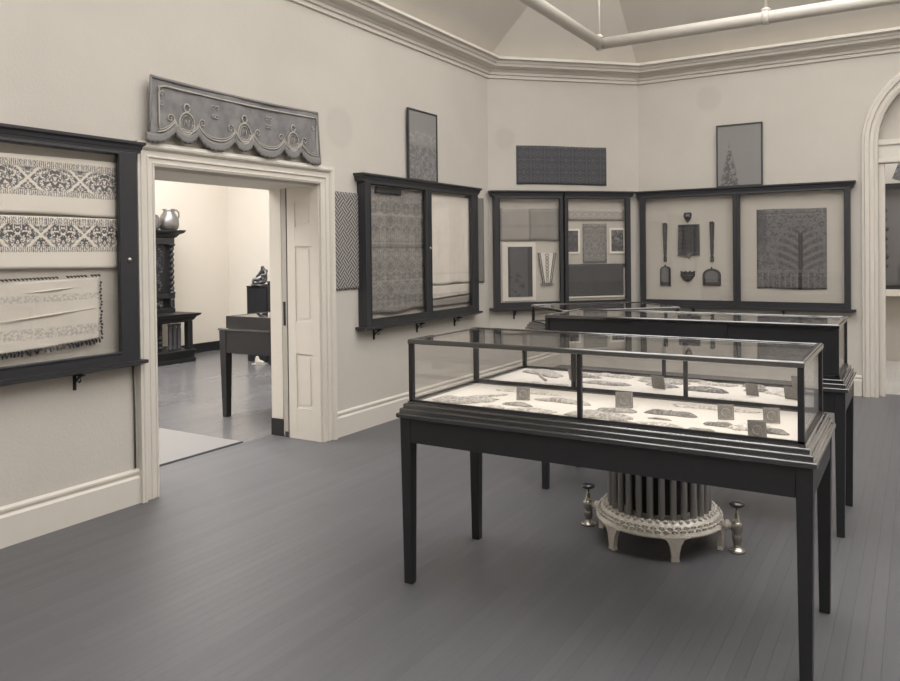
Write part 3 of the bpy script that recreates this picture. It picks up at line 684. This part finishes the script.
# ------------------------------------------------------------------ table cases
def nose(o, z, rad, n=7):       # quarter-round: outer face up to the top surface
    return [(o-rad+rad*math.cos(i*PI/2/n), z-rad+rad*math.sin(i*PI/2/n)) for i in range(n+1)]
def table_case(label, loc, rz, W, D, zt, zb, mirror=True, posts=True, zap=.69, leg=.028, front_mid=True, bed=WHITEBED):
    t = thing('table_display_case', label, 'display case', loc, rz); a, b = W/2, D/2
    mt = zb+.008; m0 = mt-.075
    for sx, sy in ((-1,-1),(1,-1),(1,1),(-1,1)):
        bm = B(); taper(bm, sx*(a-leg), sy*(b-leg), 0, m0, leg*.72, leg); obj('leg', bm, CW, t, bevel=.003)
    e = .012
    obj('apron', boxes((-a+2*leg, a-2*leg, -b+e*.3, -b+.03, zap, m0), (-a+2*leg, a-2*leg, b-.03, b-e*.3, zap, m0), (-a+e*.3, -a+.03, -b+2*leg, b-2*leg, zap, m0), (a-.03, a-e*.3, -b+2*leg, b-2*leg, zap, m0)), CW, t)
    mp = [(0,m0),(.012,m0)] + nose(.014, m0+.022, .007) + [(.001,m0+.0225)] + nose(.001, m0+.045, .007) + [(-.012,m0+.0455)] + nose(-.012, m0+.066, .007) + [(-.028,m0+.0665),(-.028,mt),(-.05,mt),(-.05,m0)]
    pth = [(-a,-b), (-a,b), (a,b), (a,-b)]
    bm = B(); sweep(bm, pth, mp, lambda x, y, h: (x, y, h), closed=True); obj('base_moulding', bm, CWM, t)
    obj('display_bed', boxes((-a+.035, a-.035, -b+.035, b-.035, zb-.02, zb)), bed, t, label='white cloth-covered bed')
    ga, gb = a-.033, b-.033; p = .011
    gl = []
    bm = B()
    for sx, sy in ((-1,-1),(1,-1),(1,1),(-1,1)): P_ = B(); bx(P_, min(sx*ga, sx*(ga-2*p)), max(sx*ga, sx*(ga-2*p)), min(sy*gb, sy*(gb-2*p)), max(sy*gb, sy*(gb-2*p)), mt, zt-.022); obj('corner_post', P_, CW, t)
    if front_mid: obj('glazing_bar', boxes((-p*.8, p*.8, -gb, -gb+2*p, mt, zt-.022)), CW, t)
    rp = [(.0,zt-.024),(.003,zt-.022)] + nose(.003, zt, .009) + [(-.020,zt),(-.024,zt-.003),(-.024,zt-.024)]
    bm = B(); sweep(bm, [(-ga,-gb), (-ga,gb), (ga,gb), (ga,-gb)], rp, lambda x, y, h: (x, y, h), closed=True); obj('top_frame', bm, CWM, t)
    bm = B(); sweep(bm, [(-ga,-gb), (-ga,gb), (ga,gb), (ga,-gb)], [(0,mt),(0,mt+.008),(-.014,mt+.008),(-.014,mt)], lambda x, y, h: (x, y, h), closed=True); obj('bottom_bead', bm, CW, t)
    g = .003
    obj('glass_top', boxes((-ga+.02, ga-.02, -gb+.02, gb-.02, zt-.009, zt-.005)), GLASS, t)
    z0, z1 = mt+.006, zt-.022
    if front_mid:
        obj('glass_pane', boxes((-ga+2*p, -p*.8, -gb+.008, -gb+.012, z0, z1)), GLASS, t); obj('glass_pane', boxes((p*.8, ga-2*p, -gb+.008, -gb+.012, z0, z1)), GLASS, t)
    else: obj('glass_pane', boxes((-ga+2*p, ga-2*p, -gb+.008, -gb+.012, z0, z1)), GLASS, t)
    for sx in (-1, 1):
        x = sx*(ga-.01); obj('glass_pane', boxes((x-.002, x+.002, -gb+2*p, gb-2*p, z0, z1)), GLASS, t)
    if mirror:
        n = 3; w = (2*ga-4*p)/n
        for i in range(n):
            x0 = -ga+2*p+w*i; yy = gb-.012+(.0 if i != 1 else .010)
            st = .012
            bm = boxes((x0, x0+st, yy-.010, yy, z0, z1), (x0+w-st, x0+w, yy-.010, yy, z0, z1), (x0+st, x0+w-st, yy-.010, yy, z0, z0+.012), (x0+st, x0+w-st, yy-.010, yy, z1-.006, z1), (x0+st, x0+w-st, yy-.002, yy, z0+.012, z1-.006))
            d = obj('sliding_door', bm, CW, t)
            obj('mirror', boxes((x0+st, x0+w-st, yy-.007, yy-.003, z0+.012, z1-.006)), MIR, d, label='mirror on the inner face')
            if i != 1:
                hx = x0+(.06 if i else w-.06)
                obj('finger_pull', boxes((hx-.012, hx+.012, yy, yy+.005, (z0+z1)/2-.02, (z0+z1)/2)), BRASS, d)
    else:
        obj('glass_pane', boxes((-ga+2*p, ga-2*p, gb-.012, gb-.008, z0, z1)), GLASS, t)
    return t
table_case('nearest glass-topped table case, full of lace on a white bed', (-1.235, 3.3975, 0), 0, 1.82, .722, 1.186, .875, leg=.030)
table_case('table case seen from its dark wooden back, just behind the nearest one', (-1.262, 5.05, 0), PI, 1.84, .66, 1.178, .875)
table_case('shallow table case set at an angle before the angled wall, furthest of the three', (-2.285, 6.235, 0), PI/4, 1.08, .80, 1.14, .985, mirror=False, zap=.79, front_mid=False, bed=LINEN)

# lace and cards lying on the bed of the nearest case
ZB = .8755
def lace_mat(name, v, sc=70):
    k = NT(name); o = k.coord('Object'); n = k.noise(o, sc, 3, .6, 1); vv = k.voro(o, sc*2.2)
    k.col(k.mix(k.step(n, .4, .6), sep(v*.62), sep(v*1.1))); k.props(.9, 0, .1); k.bump(k.ma('ADD', n, vv), .004); return k.m
LM = {v: lace_mat('lace_%d' % v, v/100+.16) for v in (20, 28, 40, 52, 64)}
def lace(name, label, x, y, ln, wd, ang, h, v, seed, cat='lace', cut=.0):
    rnd = random.Random(seed); bm = B(); nr, na = 7, 40
    ph = [rnd.uniform(0, 6.28) for _ in range(5)]
    def R(a): return 1+.10*math.sin(3*a+ph[0])+.06*math.sin(7*a+ph[1])+.045*math.sin(13*a+ph[2])
    rings = [[bm.verts.new((0, 0, h))]]
    for i in range(1, nr+1):
        q = i/nr; ring = []
        for j in range(na):
            a = 2*PI*j/na; sq = (abs(math.cos(a))**5+abs(math.sin(a))**5)**(-.2)
            r = R(a)*sq*q
            x_, y_ = r*ln/2*math.cos(a), r*wd/2*math.sin(a)
            z = h*(1-q**4)*(.75+.25*math.sin(40*x_+ph[3])*math.sin(60*y_+ph[4]))+.0025
            if i == nr: z = .002
            ring.append(bm.verts.new((x_, y_, z)))
        rings.append(ring)
    for j in range(na): bm.faces.new((rings[0][0], rings[1][j], rings[1][(j+1)%na]))
    for A, K in zip(rings[1:], rings[2:]):
        for j in range(na): bm.faces.new((A[j], K[j], K[(j+1)%na], A[(j+1)%na]))
    lowr = [bm.verts.new((v_.co.x, v_.co.y, 0)) for v_ in rings[-1]]
    for j in range(na): bm.faces.new((rings[-1][j], lowr[j], lowr[(j+1)%na], rings[-1][(j+1)%na]))
    bm.faces.new(lowr[::-1])
    o = obj(name, bm, LM[v], None, True); o.location = (x, y, ZB); o.rotation_euler = (0, 0, ang)
    return tag(o, label, cat)
lace('lace_piece', 'large grey lace piece at the far left end of the nearest case', -1.90, 3.235, .30, .13, .55, .022, 40, 1)
lace('lace_strip', 'thin wavy lace strip behind the large grey piece at the left end', -1.83, 3.40, .17, .022, .95, .010, 40, 2)
lace('lace_fragment', 'tiny pale lace scrap in front of the large grey piece at the left', -1.70, 3.155, .11, .04, .1, .010, 52, 3)
lace('lace_piece', 'small oval grey lace roll in front of the leftmost upright card', -1.62, 3.26, .14, .045, -.05, .014, 28, 4)
lace('lace_piece', 'long folded lace strip left of the front glazing bar, with a dark front edge', -1.46, 3.43, .27, .055, -.02, .018, 40, 5)
lace('lace_piece', 'pale broad lace piece near the front edge, left of the glazing bar', -1.50, 3.16, .22, .075, .15, .014, 52, 6)
lace('lace_piece', 'broad pale grey lace piece just right of the front glazing bar', -1.20, 3.215, .27, .12, .05, .018, 40, 7)
lace('lace_fragment', 'small dark lace fold at the front edge right of the glazing bar', -1.06, 3.12, .14, .035, -.2, .016, 28, 8)
lace('lace_piece', 'pointed grey lace fold lying in front of the second upright card', -1.17, 3.35, .17, .08, .3, .014, 28, 9)
lace('lace_piece', 'long dark lace roll between the second and third upright cards', -.93, 3.385, .21, .045, .04, .022, 20, 10)
lace('lace_fragment', 'thin dark scrap below the long dark lace roll', -.95, 3.27, .09, .016, .0, .007, 28, 11)
lace('lace_piece', 'pale flat lace piece at the front, left of the small grey square one', -.93, 3.15, .20, .07, .1, .010, 52, 12)
lace('lace_piece', 'small grey squarish lace piece at the front edge, right half of the case', -.745, 3.125, .11, .06, 0, .014, 28, 13)
lace('lace_piece', 'narrow dark lace roll in front of the third upright card', -.705, 3.265, .12, .032, -.06, .018, 20, 14)
lace('lace_piece', 'white crumpled lace piece spread between the cards at the right end', -.585, 3.28, .16, .10, .5, .018, 64, 15)
lace('lace_piece', 'dark oval lace piece nearest the right end of the case', -.49, 3.24, .105, .05, -.05, .020, 20, 16)
lace('lace_strip', 'pale lace strip lying along the back mirror, left half of the case', -1.72, 3.58, .34, .05, .0, .010, 52, 17)
lace('lace_strip', 'pale lace strip lying along the back mirror, right half of the case', -.80, 3.60, .36, .05, .0, .010, 52, 18)
CM = plain('card_print', .27, .7, 0, .3, .8, 190, .001)
def card(x, y, label, w=.066, h=.064, rz=0.35):
    t = thing('printed_card', label, 'card', (x, y, ZB), rz)
    th = .22
    bm = B(); vs = []
    for dy in (0, .003):
        for sx, z in ((-1,0),(1,0),(1,h),(-1,h)): vs.append(bm.verts.new((sx*w/2, z*math.sin(th)+dy, z*math.cos(th)+.001)))
    bm.faces.new(vs[:4]); bm.faces.new(vs[7:3:-1])
    for i in range(4): bm.faces.new((vs[i], vs[4+i], vs[4+(i+1)%4], vs[(i+1)%4]))
    obj('card_face', bm, CM, t)
    bm = B(); c = h/2
    tube(bm, [(.017*math.cos(a*PI/6), (c+.017*math.sin(a*PI/6))*math.sin(th)-.001, (c+.017*math.sin(a*PI/6))*math.cos(th)) for a in range(12)], .0016, 5, True)
    tube(bm, [(sx*w*.42, z*math.sin(th)-.001, z*math.cos(th)+.001) for sx, z in ((-1,.005),(1,.005),(1,h-.005),(-1,h-.005))], .0014, 5, True)
    obj('printed_border', bm, LM[40], t)
    return t
card(-1.65, 3.38, 'leftmost small upright printed card in the nearest case')
card(-1.16, 3.435, 'small upright card just right of the front glazing bar', .080, .072)
card(-.70, 3.395, 'small upright card right of the long dark lace roll')
card(-.52, 3.41, 'small upright card furthest back at the right end of the nearest case')
card(-.525, 3.105, 'small dark upright card at the front edge near the right corner post', .068, .07)

# a few pale pieces under glass in the shallow angled case
for i, (u, v_, l, w_) in enumerate(((-.3,.1,.2,.16), (.1,-.1,.24,.12), (.35,.12,.14,.2))):
    o = lace('lace_piece', ('square pale lace piece', 'long pale lace piece', 'upright pale lace piece')[i]+(' at the left of', ' in the middle of', ' at the right of')[i]+' the shallow angled case',
             -2.285+(u+v_)*ROOT2*.9, 6.235+(u-v_)*ROOT2*.9, l, w_, PI/4, .012, 52, 60+i); o.location.z = .986

# ------------------------------------------------------------------ round radiator
t = thing('radiator', 'round silver-painted column radiator on the floor behind the nearest case', 'radiator', (-1.238, 4.24, 0))
R0 = .335
bm = B(); lathe(bm, [(.20,.112),(.328,.112),(.342,.117),(.344,.126),(.337,.133),(.331,.148),(.316,.172),(.304,.184),(.296,.188),(.20,.188)], seg=72)
obj('base_ring', bm, RADP, t, True)
bm = B()
for k in range(48):        # scrolls running round the ring and the leaf crest
    a = 2*PI*k/48
    for ph_, zz in ((0, .148), (.065, .164)):
        tube(bm, [((.332-(zz-.148)*.55+.004*math.sin(q*PI/3))*math.cos(a+ph_+.038*math.cos(q*PI/3)), (.332-(zz-.148)*.55+.004*math.sin(q*PI/3))*math.sin(a+ph_+.038*math.cos(q*PI/3)), zz+.009*math.sin(q*PI/3)) for q in range(6)], .0048, 5, True)
    tube(bm, [(.300*math.cos(a), .300*math.sin(a), .184), (.299*math.cos(a), .299*math.sin(a), .196), (.295*math.cos(a), .295*math.sin(a), .203)], [.012, .009, .003], 6)
obj('ornament_band', bm, RADP, t, True, label='cast scroll and leaf border')
for k in range(6):
    a = k*PI/3; c, s_ = math.cos(a), math.sin(a); bm = B()
    n = 7; F0, F1 = [], []
    prof_l = [(.075,.125),(.045,.112),(.030,.085),(.022,.05),(.018,.02),(.022,0)]
    for rr, lst in ((.345, F0), (.318, F1)):
        lst += [(rr, -w, z) for w, z in prof_l] + [(rr, w, z) for w, z in prof_l[::-1]]
    mk = lambda p: bm.verts.new((p[0]*c-p[1]*s_, p[0]*s_+p[1]*c, p[2]))
    A_, K_ = [mk(p) for p in F0], [mk(p) for p in F1]
    fa, fb = bm.faces.new(A_), bm.faces.new(K_[::-1]); fa.normal_update(); fb.normal_update()
    for i in range(len(A_)): bm.faces.new((A_[i], K_[i], K_[(i+1)%len(A_)], A_[(i+1)%len(A_)]))
    bmesh.ops.triangulate(bm, faces=[fa, fb], ngon_method='EAR_CLIP')
    obj('foot', bm, RADP, t)
NT_ = 28
for k in range(NT_):
    a = 2*PI*(k+.5)/NT_; bm = B()
    lathe(bm, [(.016,.18),(.016,.205),(.0175,.215),(.0175,.66),(.016,.69)], .264*math.cos(a), .264*math.sin(a), 0, 14); obj('tube', bm, RADT, t, True)
bm = B(); lathe(bm, [(.19,.17),(.19,.70)], seg=24); obj('core', bm, BLACKP, t, True)
bm = B(); lathe(bm, [(.12,.67),(.31,.67),(.325,.68),(.325,.70),(.30,.72),(.26,.735),(.10,.745),(0,.75)], seg=48); obj('top_plate', bm, RADP, t, True)
VM = plain('nickel_plate', .42, .22, .9, .5, .1, 40)
for sg in (-1, 1):
    x = sg*.415; bm = B()
    lathe(bm, [(.043,0),(.045,.006),(.040,.016),(.026,.022),(.018,.03),(.020,.05),(.026,.06),(.026,.09),(.022,.10),(.028,.11),(.030,.13),(.030,.15),(.026,.158),(.018,.162),(.020,.172),(.014,.18),(.012,.20),(.007,.205),(.007,.25)], x, 0, 0, 20)
    vb = obj('valve', bm, VM, t, True, label='plated valve')
    bm = B(); lathe(bm, [(.017,-.09),(.017,-.06),(.028,-.058),(.028,-.042),(.017,-.04),(.016,0)], x if sg > 0 else x, 0, .135, 14, 'x') if sg > 0 else lathe(bm, [(.016,0),(.017,.04),(.028,.042),(.028,.058),(.017,.06),(.017,.09)], x, 0, .135, 14, 'x')
    obj('union', bm, RADP, vb, True)
    bm = B(); lathe(bm, [(.012,.235),(.030,.240),(.040,.250),(.040,.256),(.028,.264),(.010,.268),(0,.268)], x, 0, 0, 18); obj('handwheel', bm, plain('wheel_black', .04, .2, .2, .8), vb, True, label='black handwheel')
    if sg < 0: vb.scale = (1, 1, .90)

# thin conduit beside the door frame
bm = B(); tube(bm, [(XL+.012, 3.165, .23), (XL+.012, 3.165, .60), (XL+.014, 3.16, .82), (XL+.012, 3.16, .905)], .006, 8)
tag(obj('wall_cable', bm, plain('cable_brown', .08, .5), None, True), 'thin dark cable running down the wall beside the left door frame', 'cable')

# ------------------------------------------------------------------ things in the hall
t = thing('floor_mat', 'pale plain mat on the floor just inside the far room', 'mat', (-5.85, 3.75, .0))
obj('mat_cloth', boxes((-.75, .90, -.95, .91, 0, .008)), plain('mat_jute', .25, .95, 0, .1, .08, 90, .002), t)
obj('bound_edge', boxes((.90, .915, -.95, .91, 0, .012)), plain('mat_binding', .10, .8), t, label='dark bound edge')

# display table in the hall
t = thing('table_display_case', 'dark low-topped table case standing beyond the doorway', 'display case', (-5.475, 6.2, 0))
W, D = .90, 1.80; a, b = W/2, D/2; HW = wood('hall_case_wood', .02, .3)
for sx, sy in ((-1,-1),(1,-1),(1,1),(-1,1)):
    bm = B(); taper(bm, sx*(a-.047), sy*(b-.047), 0, .86, .030, .046); obj('leg', bm, HW, t, bevel=.004)
obj('apron', boxes((-a+.01, a-.01, -b+.01, -b+.035, .64, .86), (-a+.01, a-.01, b-.035, b-.01, .64, .86), (-a+.01, -a+.035, -b+.035, b-.035, .64, .86), (a-.035, a-.01, -b+.035, b-.035, .64, .86)), HW, t)
bm = B(); sweep(bm, [(-a,-b), (-a,b), (a,b), (a,-b)], [(0,.86),(.008,.865),(.008,.878),(-.01,.885),(-.05,.885),(-.05,.86)], lambda x, y, h: (x, y, h), closed=True); obj('moulding', bm, CWM, t)
bm = B(); sweep(bm, [(-a+.05,-b+.05), (-a+.05,b-.05), (a-.05,b-.05), (a-.05,-b+.05)], [(0,.885),(0,1.0),(-.03,1.0),(-.03,.885)], lambda x, y, h: (x, y, h), closed=True); obj('case_side', bm, HW, t)
obj('display_bed', boxes((-a+.08, a-.08, -b+.08, b-.08, .875, .89)), WHITEBED, t)
obj('glass_top', boxes((-a+.075, a-.075, -b+.075, b-.075, .994, .998)), GLASS, t)
lace('paper_sheet', 'white folded sheet lying under glass in the case beyond the doorway', -5.25, 5.95, .26, .4, .2, .012, 64, 80, 'paper').location.z = .892

# pedestals with a small seated figure
def pedestal(label, x, y, w, h, d=None):
    t = thing('pedestal', label, 'pedestal', (x, y, 0)); d = d or w
    obj('plinth_body', boxes((-w/2, w/2, -d/2, d/2, 0, h-.02)), DW, t, bevel=.004)
    obj('plinth_cap', boxes((-w/2-.006, w/2+.006, -d/2-.006, d/2+.006, h-.02, h)), HW, t, bevel=.003); return t
pedestal('dark square pedestal carrying the small seated bronze', -8.46, 8.50, .40, 1.14)
pedestal('dark taller pedestal partly hidden by the door jamb', -7.86, 8.35, .42, 1.22)
BRZ = plain('bronze', .10, .28, .8, .6, .5, 30)
t = thing('seated_figure', 'small dark bronze of a seated figure on a pedestal beyond the doorway', 'sculpture', (-8.45, 8.45, 1.141), -.3)
def skin(name, verts, edges, radii, mat, parent, sub=2):
    me = bpy.data.meshes.new(name); me.from_pydata(verts, edges, []); me.materials.append(mat)
    o = bpy.data.objects.new(name, me); C.objects.link(o); o.parent = parent
    o.modifiers.new('Skin', 'SKIN'); me.skin_vertices.new() if not me.skin_vertices else None
    for v, r in zip(me.skin_vertices[0].data, radii): v.radius = (r, r)
    me.skin_vertices[0].data[0].use_root = True
    s = o.modifiers.new('Sub', 'SUBSURF'); s.levels = s.render_levels = sub
    for p in me.polygons: p.use_smooth = True
    return o
V = [(0,0,.075), (0,.01,.13), (0,.005,.19), (0,-.005,.235), (0,-.015,.255), (0,-.025,.30),
     (-.055,.0,.22), (-.085,-.04,.16), (-.06,-.10,.13), (.055,.0,.22), (.095,-.02,.16), (.07,-.09,.155),
     (-.04,-.02,.065), (-.085,-.13,.10), (-.06,-.15,.02), (-.07,-.18,.012), (.045,-.02,.065), (.10,-.10,.05), (.02,-.15,.03), (-.02,-.16,.02)]
Ed = [(0,1),(1,2),(2,3),(3,4),(4,5),(3,6),(6,7),(7,8),(3,9),(9,10),(10,11),(0,12),(12,13),(13,14),(14,15),(0,16),(16,17),(17,18),(18,19)]
Rr = [.055,.048,.055,.045,.022,.040,.030,.022,.016,.030,.022,.016,.042,.032,.018,.014,.042,.032,.02,.015]
skin('body', V, Ed, Rr, BRZ, t)
bm = B(); lathe(bm, [(.0,.0),(.14,0),(.145,.01),(.135,.022),(0,.024)], 0, -.05, 0, 24); obj('base', bm, BRZ, t, True)
t = thing('bronze_vase', 'small dark metal vase on the taller pedestal by the door jamb', 'vase', (-7.98, 8.30, 1.22))
bm = B(); lathe(bm, [(.04,0),(.045,.008),(.025,.02),(.05,.06),(.055,.09),(.03,.125),(.024,.14),(.036,.155)], seg=20); obj('vase_body', bm, BRZ, t, True)
bm = B()
for sg in (-1, 1): tube(bm, [(sg*.03, 0, .135), (sg*.062, 0, .13), (sg*.068, 0, .10), (sg*.05, 0, .075)], .006, 6)
obj('handle', bm, BRZ, t, True)
t = thing('plaster_foot', 'small white plaster foot standing on the floor beyond the doorway', 'sculpture', (-8.30, 8.14, 0), .4)
t.scale = (.7, .7, .8)
skin('foot_body', [(0,0,.05), (.0,.02,.15), (.09,-.02,.04), (.17,-.03,.025), (.16,.03,.022), (-.05,.01,.03)], [(0,1),(0,2),(2,3),(2,4),(0,5)], [.05,.035,.035,.02,.018,.03], plain('plaster_white', .45, .7), t)
obj('slab', boxes((-.10, .20, -.06, .08, 0, .014)), plain('plaster_slab', .4, .7), t)

# carved cupboard
t = wthing('carved_cupboard', 'tall dark carved wooden cupboard against the wall of the far room', 'cupboard', 'H', 6.1, 0)
W = 1.86
obj('base_plinth', boxes((0, W, -.80, 0, 0, .06), (.01, W-.01, -.785, 0, .06, .115), (.0, W, -.80, 0, .115, .16), (-.0, W+.0, -.815, 0, .16, .185)), DW, t, bevel=.005)
obj('lower_back', boxes((.02, W-.02, -.05, 0, .185, .62), (.02, .06, -.70, -.05, .185, .62)), DW, t)
for x in (.05, .95, W-.05):
    obj('corner_post', boxes((x-.045, x+.045, -.74, -.65, .185, .62)), DW, t, bevel=.006)
for i, x in enumerate((W-.17, W-.25, W-.33)):
    bm = B(); lathe(bm, [(.035,.185),(.038,.21),(.028,.23),(.032,.26),(.034,.50),(.028,.53),(.038,.56),(.035,.58)], x, -.62-.0*i, 0, 14); obj('fluted_column', bm, plain('oak_light_%d' % i, .09, .4), t, True)
bm = B()
for i in range(5):
    for q in (0, 1): lathe(bm, [(0,-.035),(.03,-.03),(.04,0),(.03,.03),(0,.035)], W-.48-.08*q, -.58, .23+.075*i, 10)
obj('carved_balusters', bm, plain('oak_carved', .05, .4), t, True)
obj('lower_shelf', boxes((.05, W-.05, -.72, -.05, .60, .64)), DW, t)
bm = B(); sweep(bm, [(W,0),(W,-.72),(0,-.72),(0,0)], [(0,.62),(.02,.63),(.05,.68),(.09,.70),(.10,.73),(0,.735)], lambda a, b, h: (a, b, h)); bx(bm, 0, W, -.72, 0, .62, .735)
obj('lower_cornice', bm, DW, t)
obj('upper_body', boxes((.06, W-.10, -.36, 0, .735, 1.90), (.06, W-.06, -.42, 0, .735, .80), (.06, W-.06, -.42, 0, .95, 1.02), (.06, W-.06, -.42, 0, 1.78, 1.90)), DW, t, bevel=.006)
bm = B()
for k, x in enumerate((W-.12, .18)):
    pts = [(x+.010*math.cos(i*.45), -.42+.010*math.sin(i*.45), 1.03+i*.00625) for i in range(121)]; tube(bm, pts, .030, 8)
    lathe(bm, [(.05,1.02),(.055,1.04),(.03,1.07)], x, -.42, 0, 14); lathe(bm, [(.03,1.74),(.06,1.77),(.06,1.79)], x, -.42, 0, 14)
    for i in range(5): lathe(bm, [(0,-.03),(.035,-.02),(.04,0),(.03,.02),(0,.03)], x, -.42, .83+.025*i, 10)
obj('twisted_column', bm, DW, t, True)
CRV = plain('carving_wood', .07, .3, 0, .7, .6, 40, .01)  # relief coloured paler than the dark oak around it
bm = B(); rnd = random.Random(9)
for i in range(16):
    x = W-.30+.035*math.sin(i*1.1); z = 1.08+.043*i
    tube(bm, [(x+.035*(1-j/9)*math.cos(j*.8+i), -.365, z+.035*(1-j/9)*math.sin(j*.8+i)) for j in range(9)], .010, 6)
for i in range(4): lathe(bm, [(0,-.02),(.03,-.015),(.04,0)], W-.28-.05*(i % 2), -.36, .84+.03*i, 10, 'y')
obj('carved_relief', bm, CRV, t, True)
bm = B(); sweep(bm, [(W-.06,0),(W-.06,-.42),(.06,-.42),(.06,0)], [(0,1.88),(.02,1.89),(.05,1.93),(.10,1.955),(.12,1.985),(.12,2.0),(0,2.0)], lambda a, b, h: (a, b, h)); bx(bm, .06, W-.06, -.42, 0, 1.88, 1.999)
obj('upper_cornice', bm, DW, t)
PEW = plain('pewter', .22, .36, .7, .5, .1, 20)
t = wthing('metal_pitcher', 'round pewter pitcher standing on top of the carved cupboard', 'pitcher', 'H', 7.80, 2.0, .42)
bm = B(); lathe(bm, [(.10,0),(.135,.02),(.15,.08),(.148,.15),(.12,.22),(.085,.27),(.08,.29),(.095,.32),(.088,.32),(.072,.29),(0,.28)], seg=32); obj('vessel', bm, PEW, t, True)
bm = B(); tube(bm, [(.08,0,.29), (.14,0,.31), (.185,0,.28), (.19,0,.22), (.16,0,.15), (.14,0,.12)], .012, 8); obj('handle', bm, PEW, t, True)
t = wthing('metal_pot', 'small pewter pot beside the pitcher, half hidden by the door frame', 'pot', 'H', 7.50, 2.0, .42)
bm = B(); lathe(bm, [(.08,0),(.10,.02),(.10,.19),(.085,.21),(.08,.21),(.08,.03),(0,.03)], seg=24); obj('vessel', bm, PEW, t, True)
bm = B(); lathe(bm, [(.088,.211),(.07,.222),(.02,.23),(.016,.245),(0,.25)], seg=24); obj('lid', bm, PEW, t, True)

# ------------------------------------------------------------------ seen through the arch
t = thing('wall_case', 'dark wall case in the room beyond the arch, cut off by the picture edge', 'display case', (-.52, 12.5, 0))
obj('carcass', boxes((0, 1.6, -.13, 0, 1.02, 1.08), (0, 1.6, -.13, 0, 2.42, 2.50), (0, .05, -.13, 0, 1.08, 2.42), (1.55, 1.6, -.13, 0, 1.08, 2.42)), CW, t)
obj('lining', boxes((.05, 1.55, -.02, 0, 1.08, 2.42)), plain('grey_lining', .14, .9), t)
obj('glass_pane', boxes((.05, 1.55, -.11, -.105, 1.08, 2.42)), GLASS, t)
obj('sill', boxes((-.05, 1.65, -.20, 0, .93, 1.02)), PAINT, t, label='white ledge')
bm = B()
for i in range(7): lathe(bm, [(.0,-.01),(.03,-.008),(.035,0)], .13+.012*math.sin(i*2), -.025, 1.35+.13*i, 10, 'y')
tag(place(obj('bead_string', bm, OM, None, True), 'B', -.52, 0, -3.096), 'string of dark discs hanging in the case beyond the arch', 'ornament')
t = thing('hanging_banner', 'dark tilted banner hanging high in the room beyond the arch', 'banner', (-.30, 12.2, 2.55), 0)
t.rotation_euler = (0, .35, 0)
obj('banner_cloth', cloth_bm(.14, .42, 6, 10, .004, .006), uvmat('banner_weave', pat_mottle(.04, .2, 20, .05)), t)
bm = B(); tube(bm, [(-.03, -.004, .43), (.17, -.004, .43)], .01, 8); tube(bm, [(.07,-.004,.43), (.07,-.004,1.2)], .003, 6); obj('pole', bm, IRON, t)

# ------------------------------------------------------------------ camera and output
cam = bpy.data.cameras.new('camera'); co = bpy.data.objects.new('camera', cam); C.objects.link(co); S.camera = co
f = 767.77; cam.sensor_fit = 'HORIZONTAL'; cam.sensor_width = 36; cam.lens = f/900*36
cam.shift_x = -(450.04-450)/900; cam.shift_y = (262.2-340.5)/900
yaw, pit, rol = .5472, -.0120, -.0115
F = Vector((-math.sin(yaw)*math.cos(pit), math.cos(yaw)*math.cos(pit), math.sin(pit)))
Rv = Vector((math.cos(yaw), math.sin(yaw), 0)); U = Rv.cross(F)
# image axes turned by the small roll
cr, sr = math.cos(rol), math.sin(rol)
R2 = Rv*cr+U*sr; U2 = -Rv*sr+U*cr
M = Matrix((R2, U2, -F)).transposed().to_4x4(); M.translation = Vector((0, 0, 1.6)); co.matrix_world = M
w = bpy.data.worlds.new('world'); S.world = w; w.use_nodes = True; w.node_tree.nodes['Background'].inputs[0].default_value = (.5, .49, .46, 1); w.node_tree.nodes['Background'].inputs[1].default_value = .2
for o in list(C.objects):
    if o.parent or 'category' not in o: continue
    n = o.name.split('.')[0]
    G = {'lace_piece': 'lace laid out in the table cases', 'lace_strip': 'lace laid out in the table cases', 'lace_fragment': 'lace laid out in the table cases',
         'printed_card': 'small upright cards among the lace', 'strap_ornament': 'strap ornaments beside the square plaque', 'arched_plaque': 'arched plaques in the case by the arch',
         'woven_hanging': 'interlaced-pattern wall hangings', 'embroidered_panel': 'embroidered panels left of the doorway', 'wall_case': 'dark glazed wall cases',
         'table_display_case': 'dark table display cases', 'framed_textile': 'small framed pieces on the angled wall', 'pedestal': 'pedestals beyond the doorway',
         'white_cloth': 'off-white cloths in the case right of the doorway', 'net_cloth': 'net panels on the angled wall', 'picture': 'pictures standing on the wall cases'}
    if n in G: o['group'] = G[n]
S.view_settings.view_transform = 'Standard'; S.view_settings.look = 'None'; S.view_settings.gamma = 1; S.view_settings.use_curve_mapping = False
S.view_settings.exposure = 0.07
S.cycles.max_bounces = 10; S.cycles.transparent_max_bounces = 32; S.cycles.diffuse_bounces = 5; S.cycles.glossy_bounces = 6
S.cycles.caustics_reflective = False
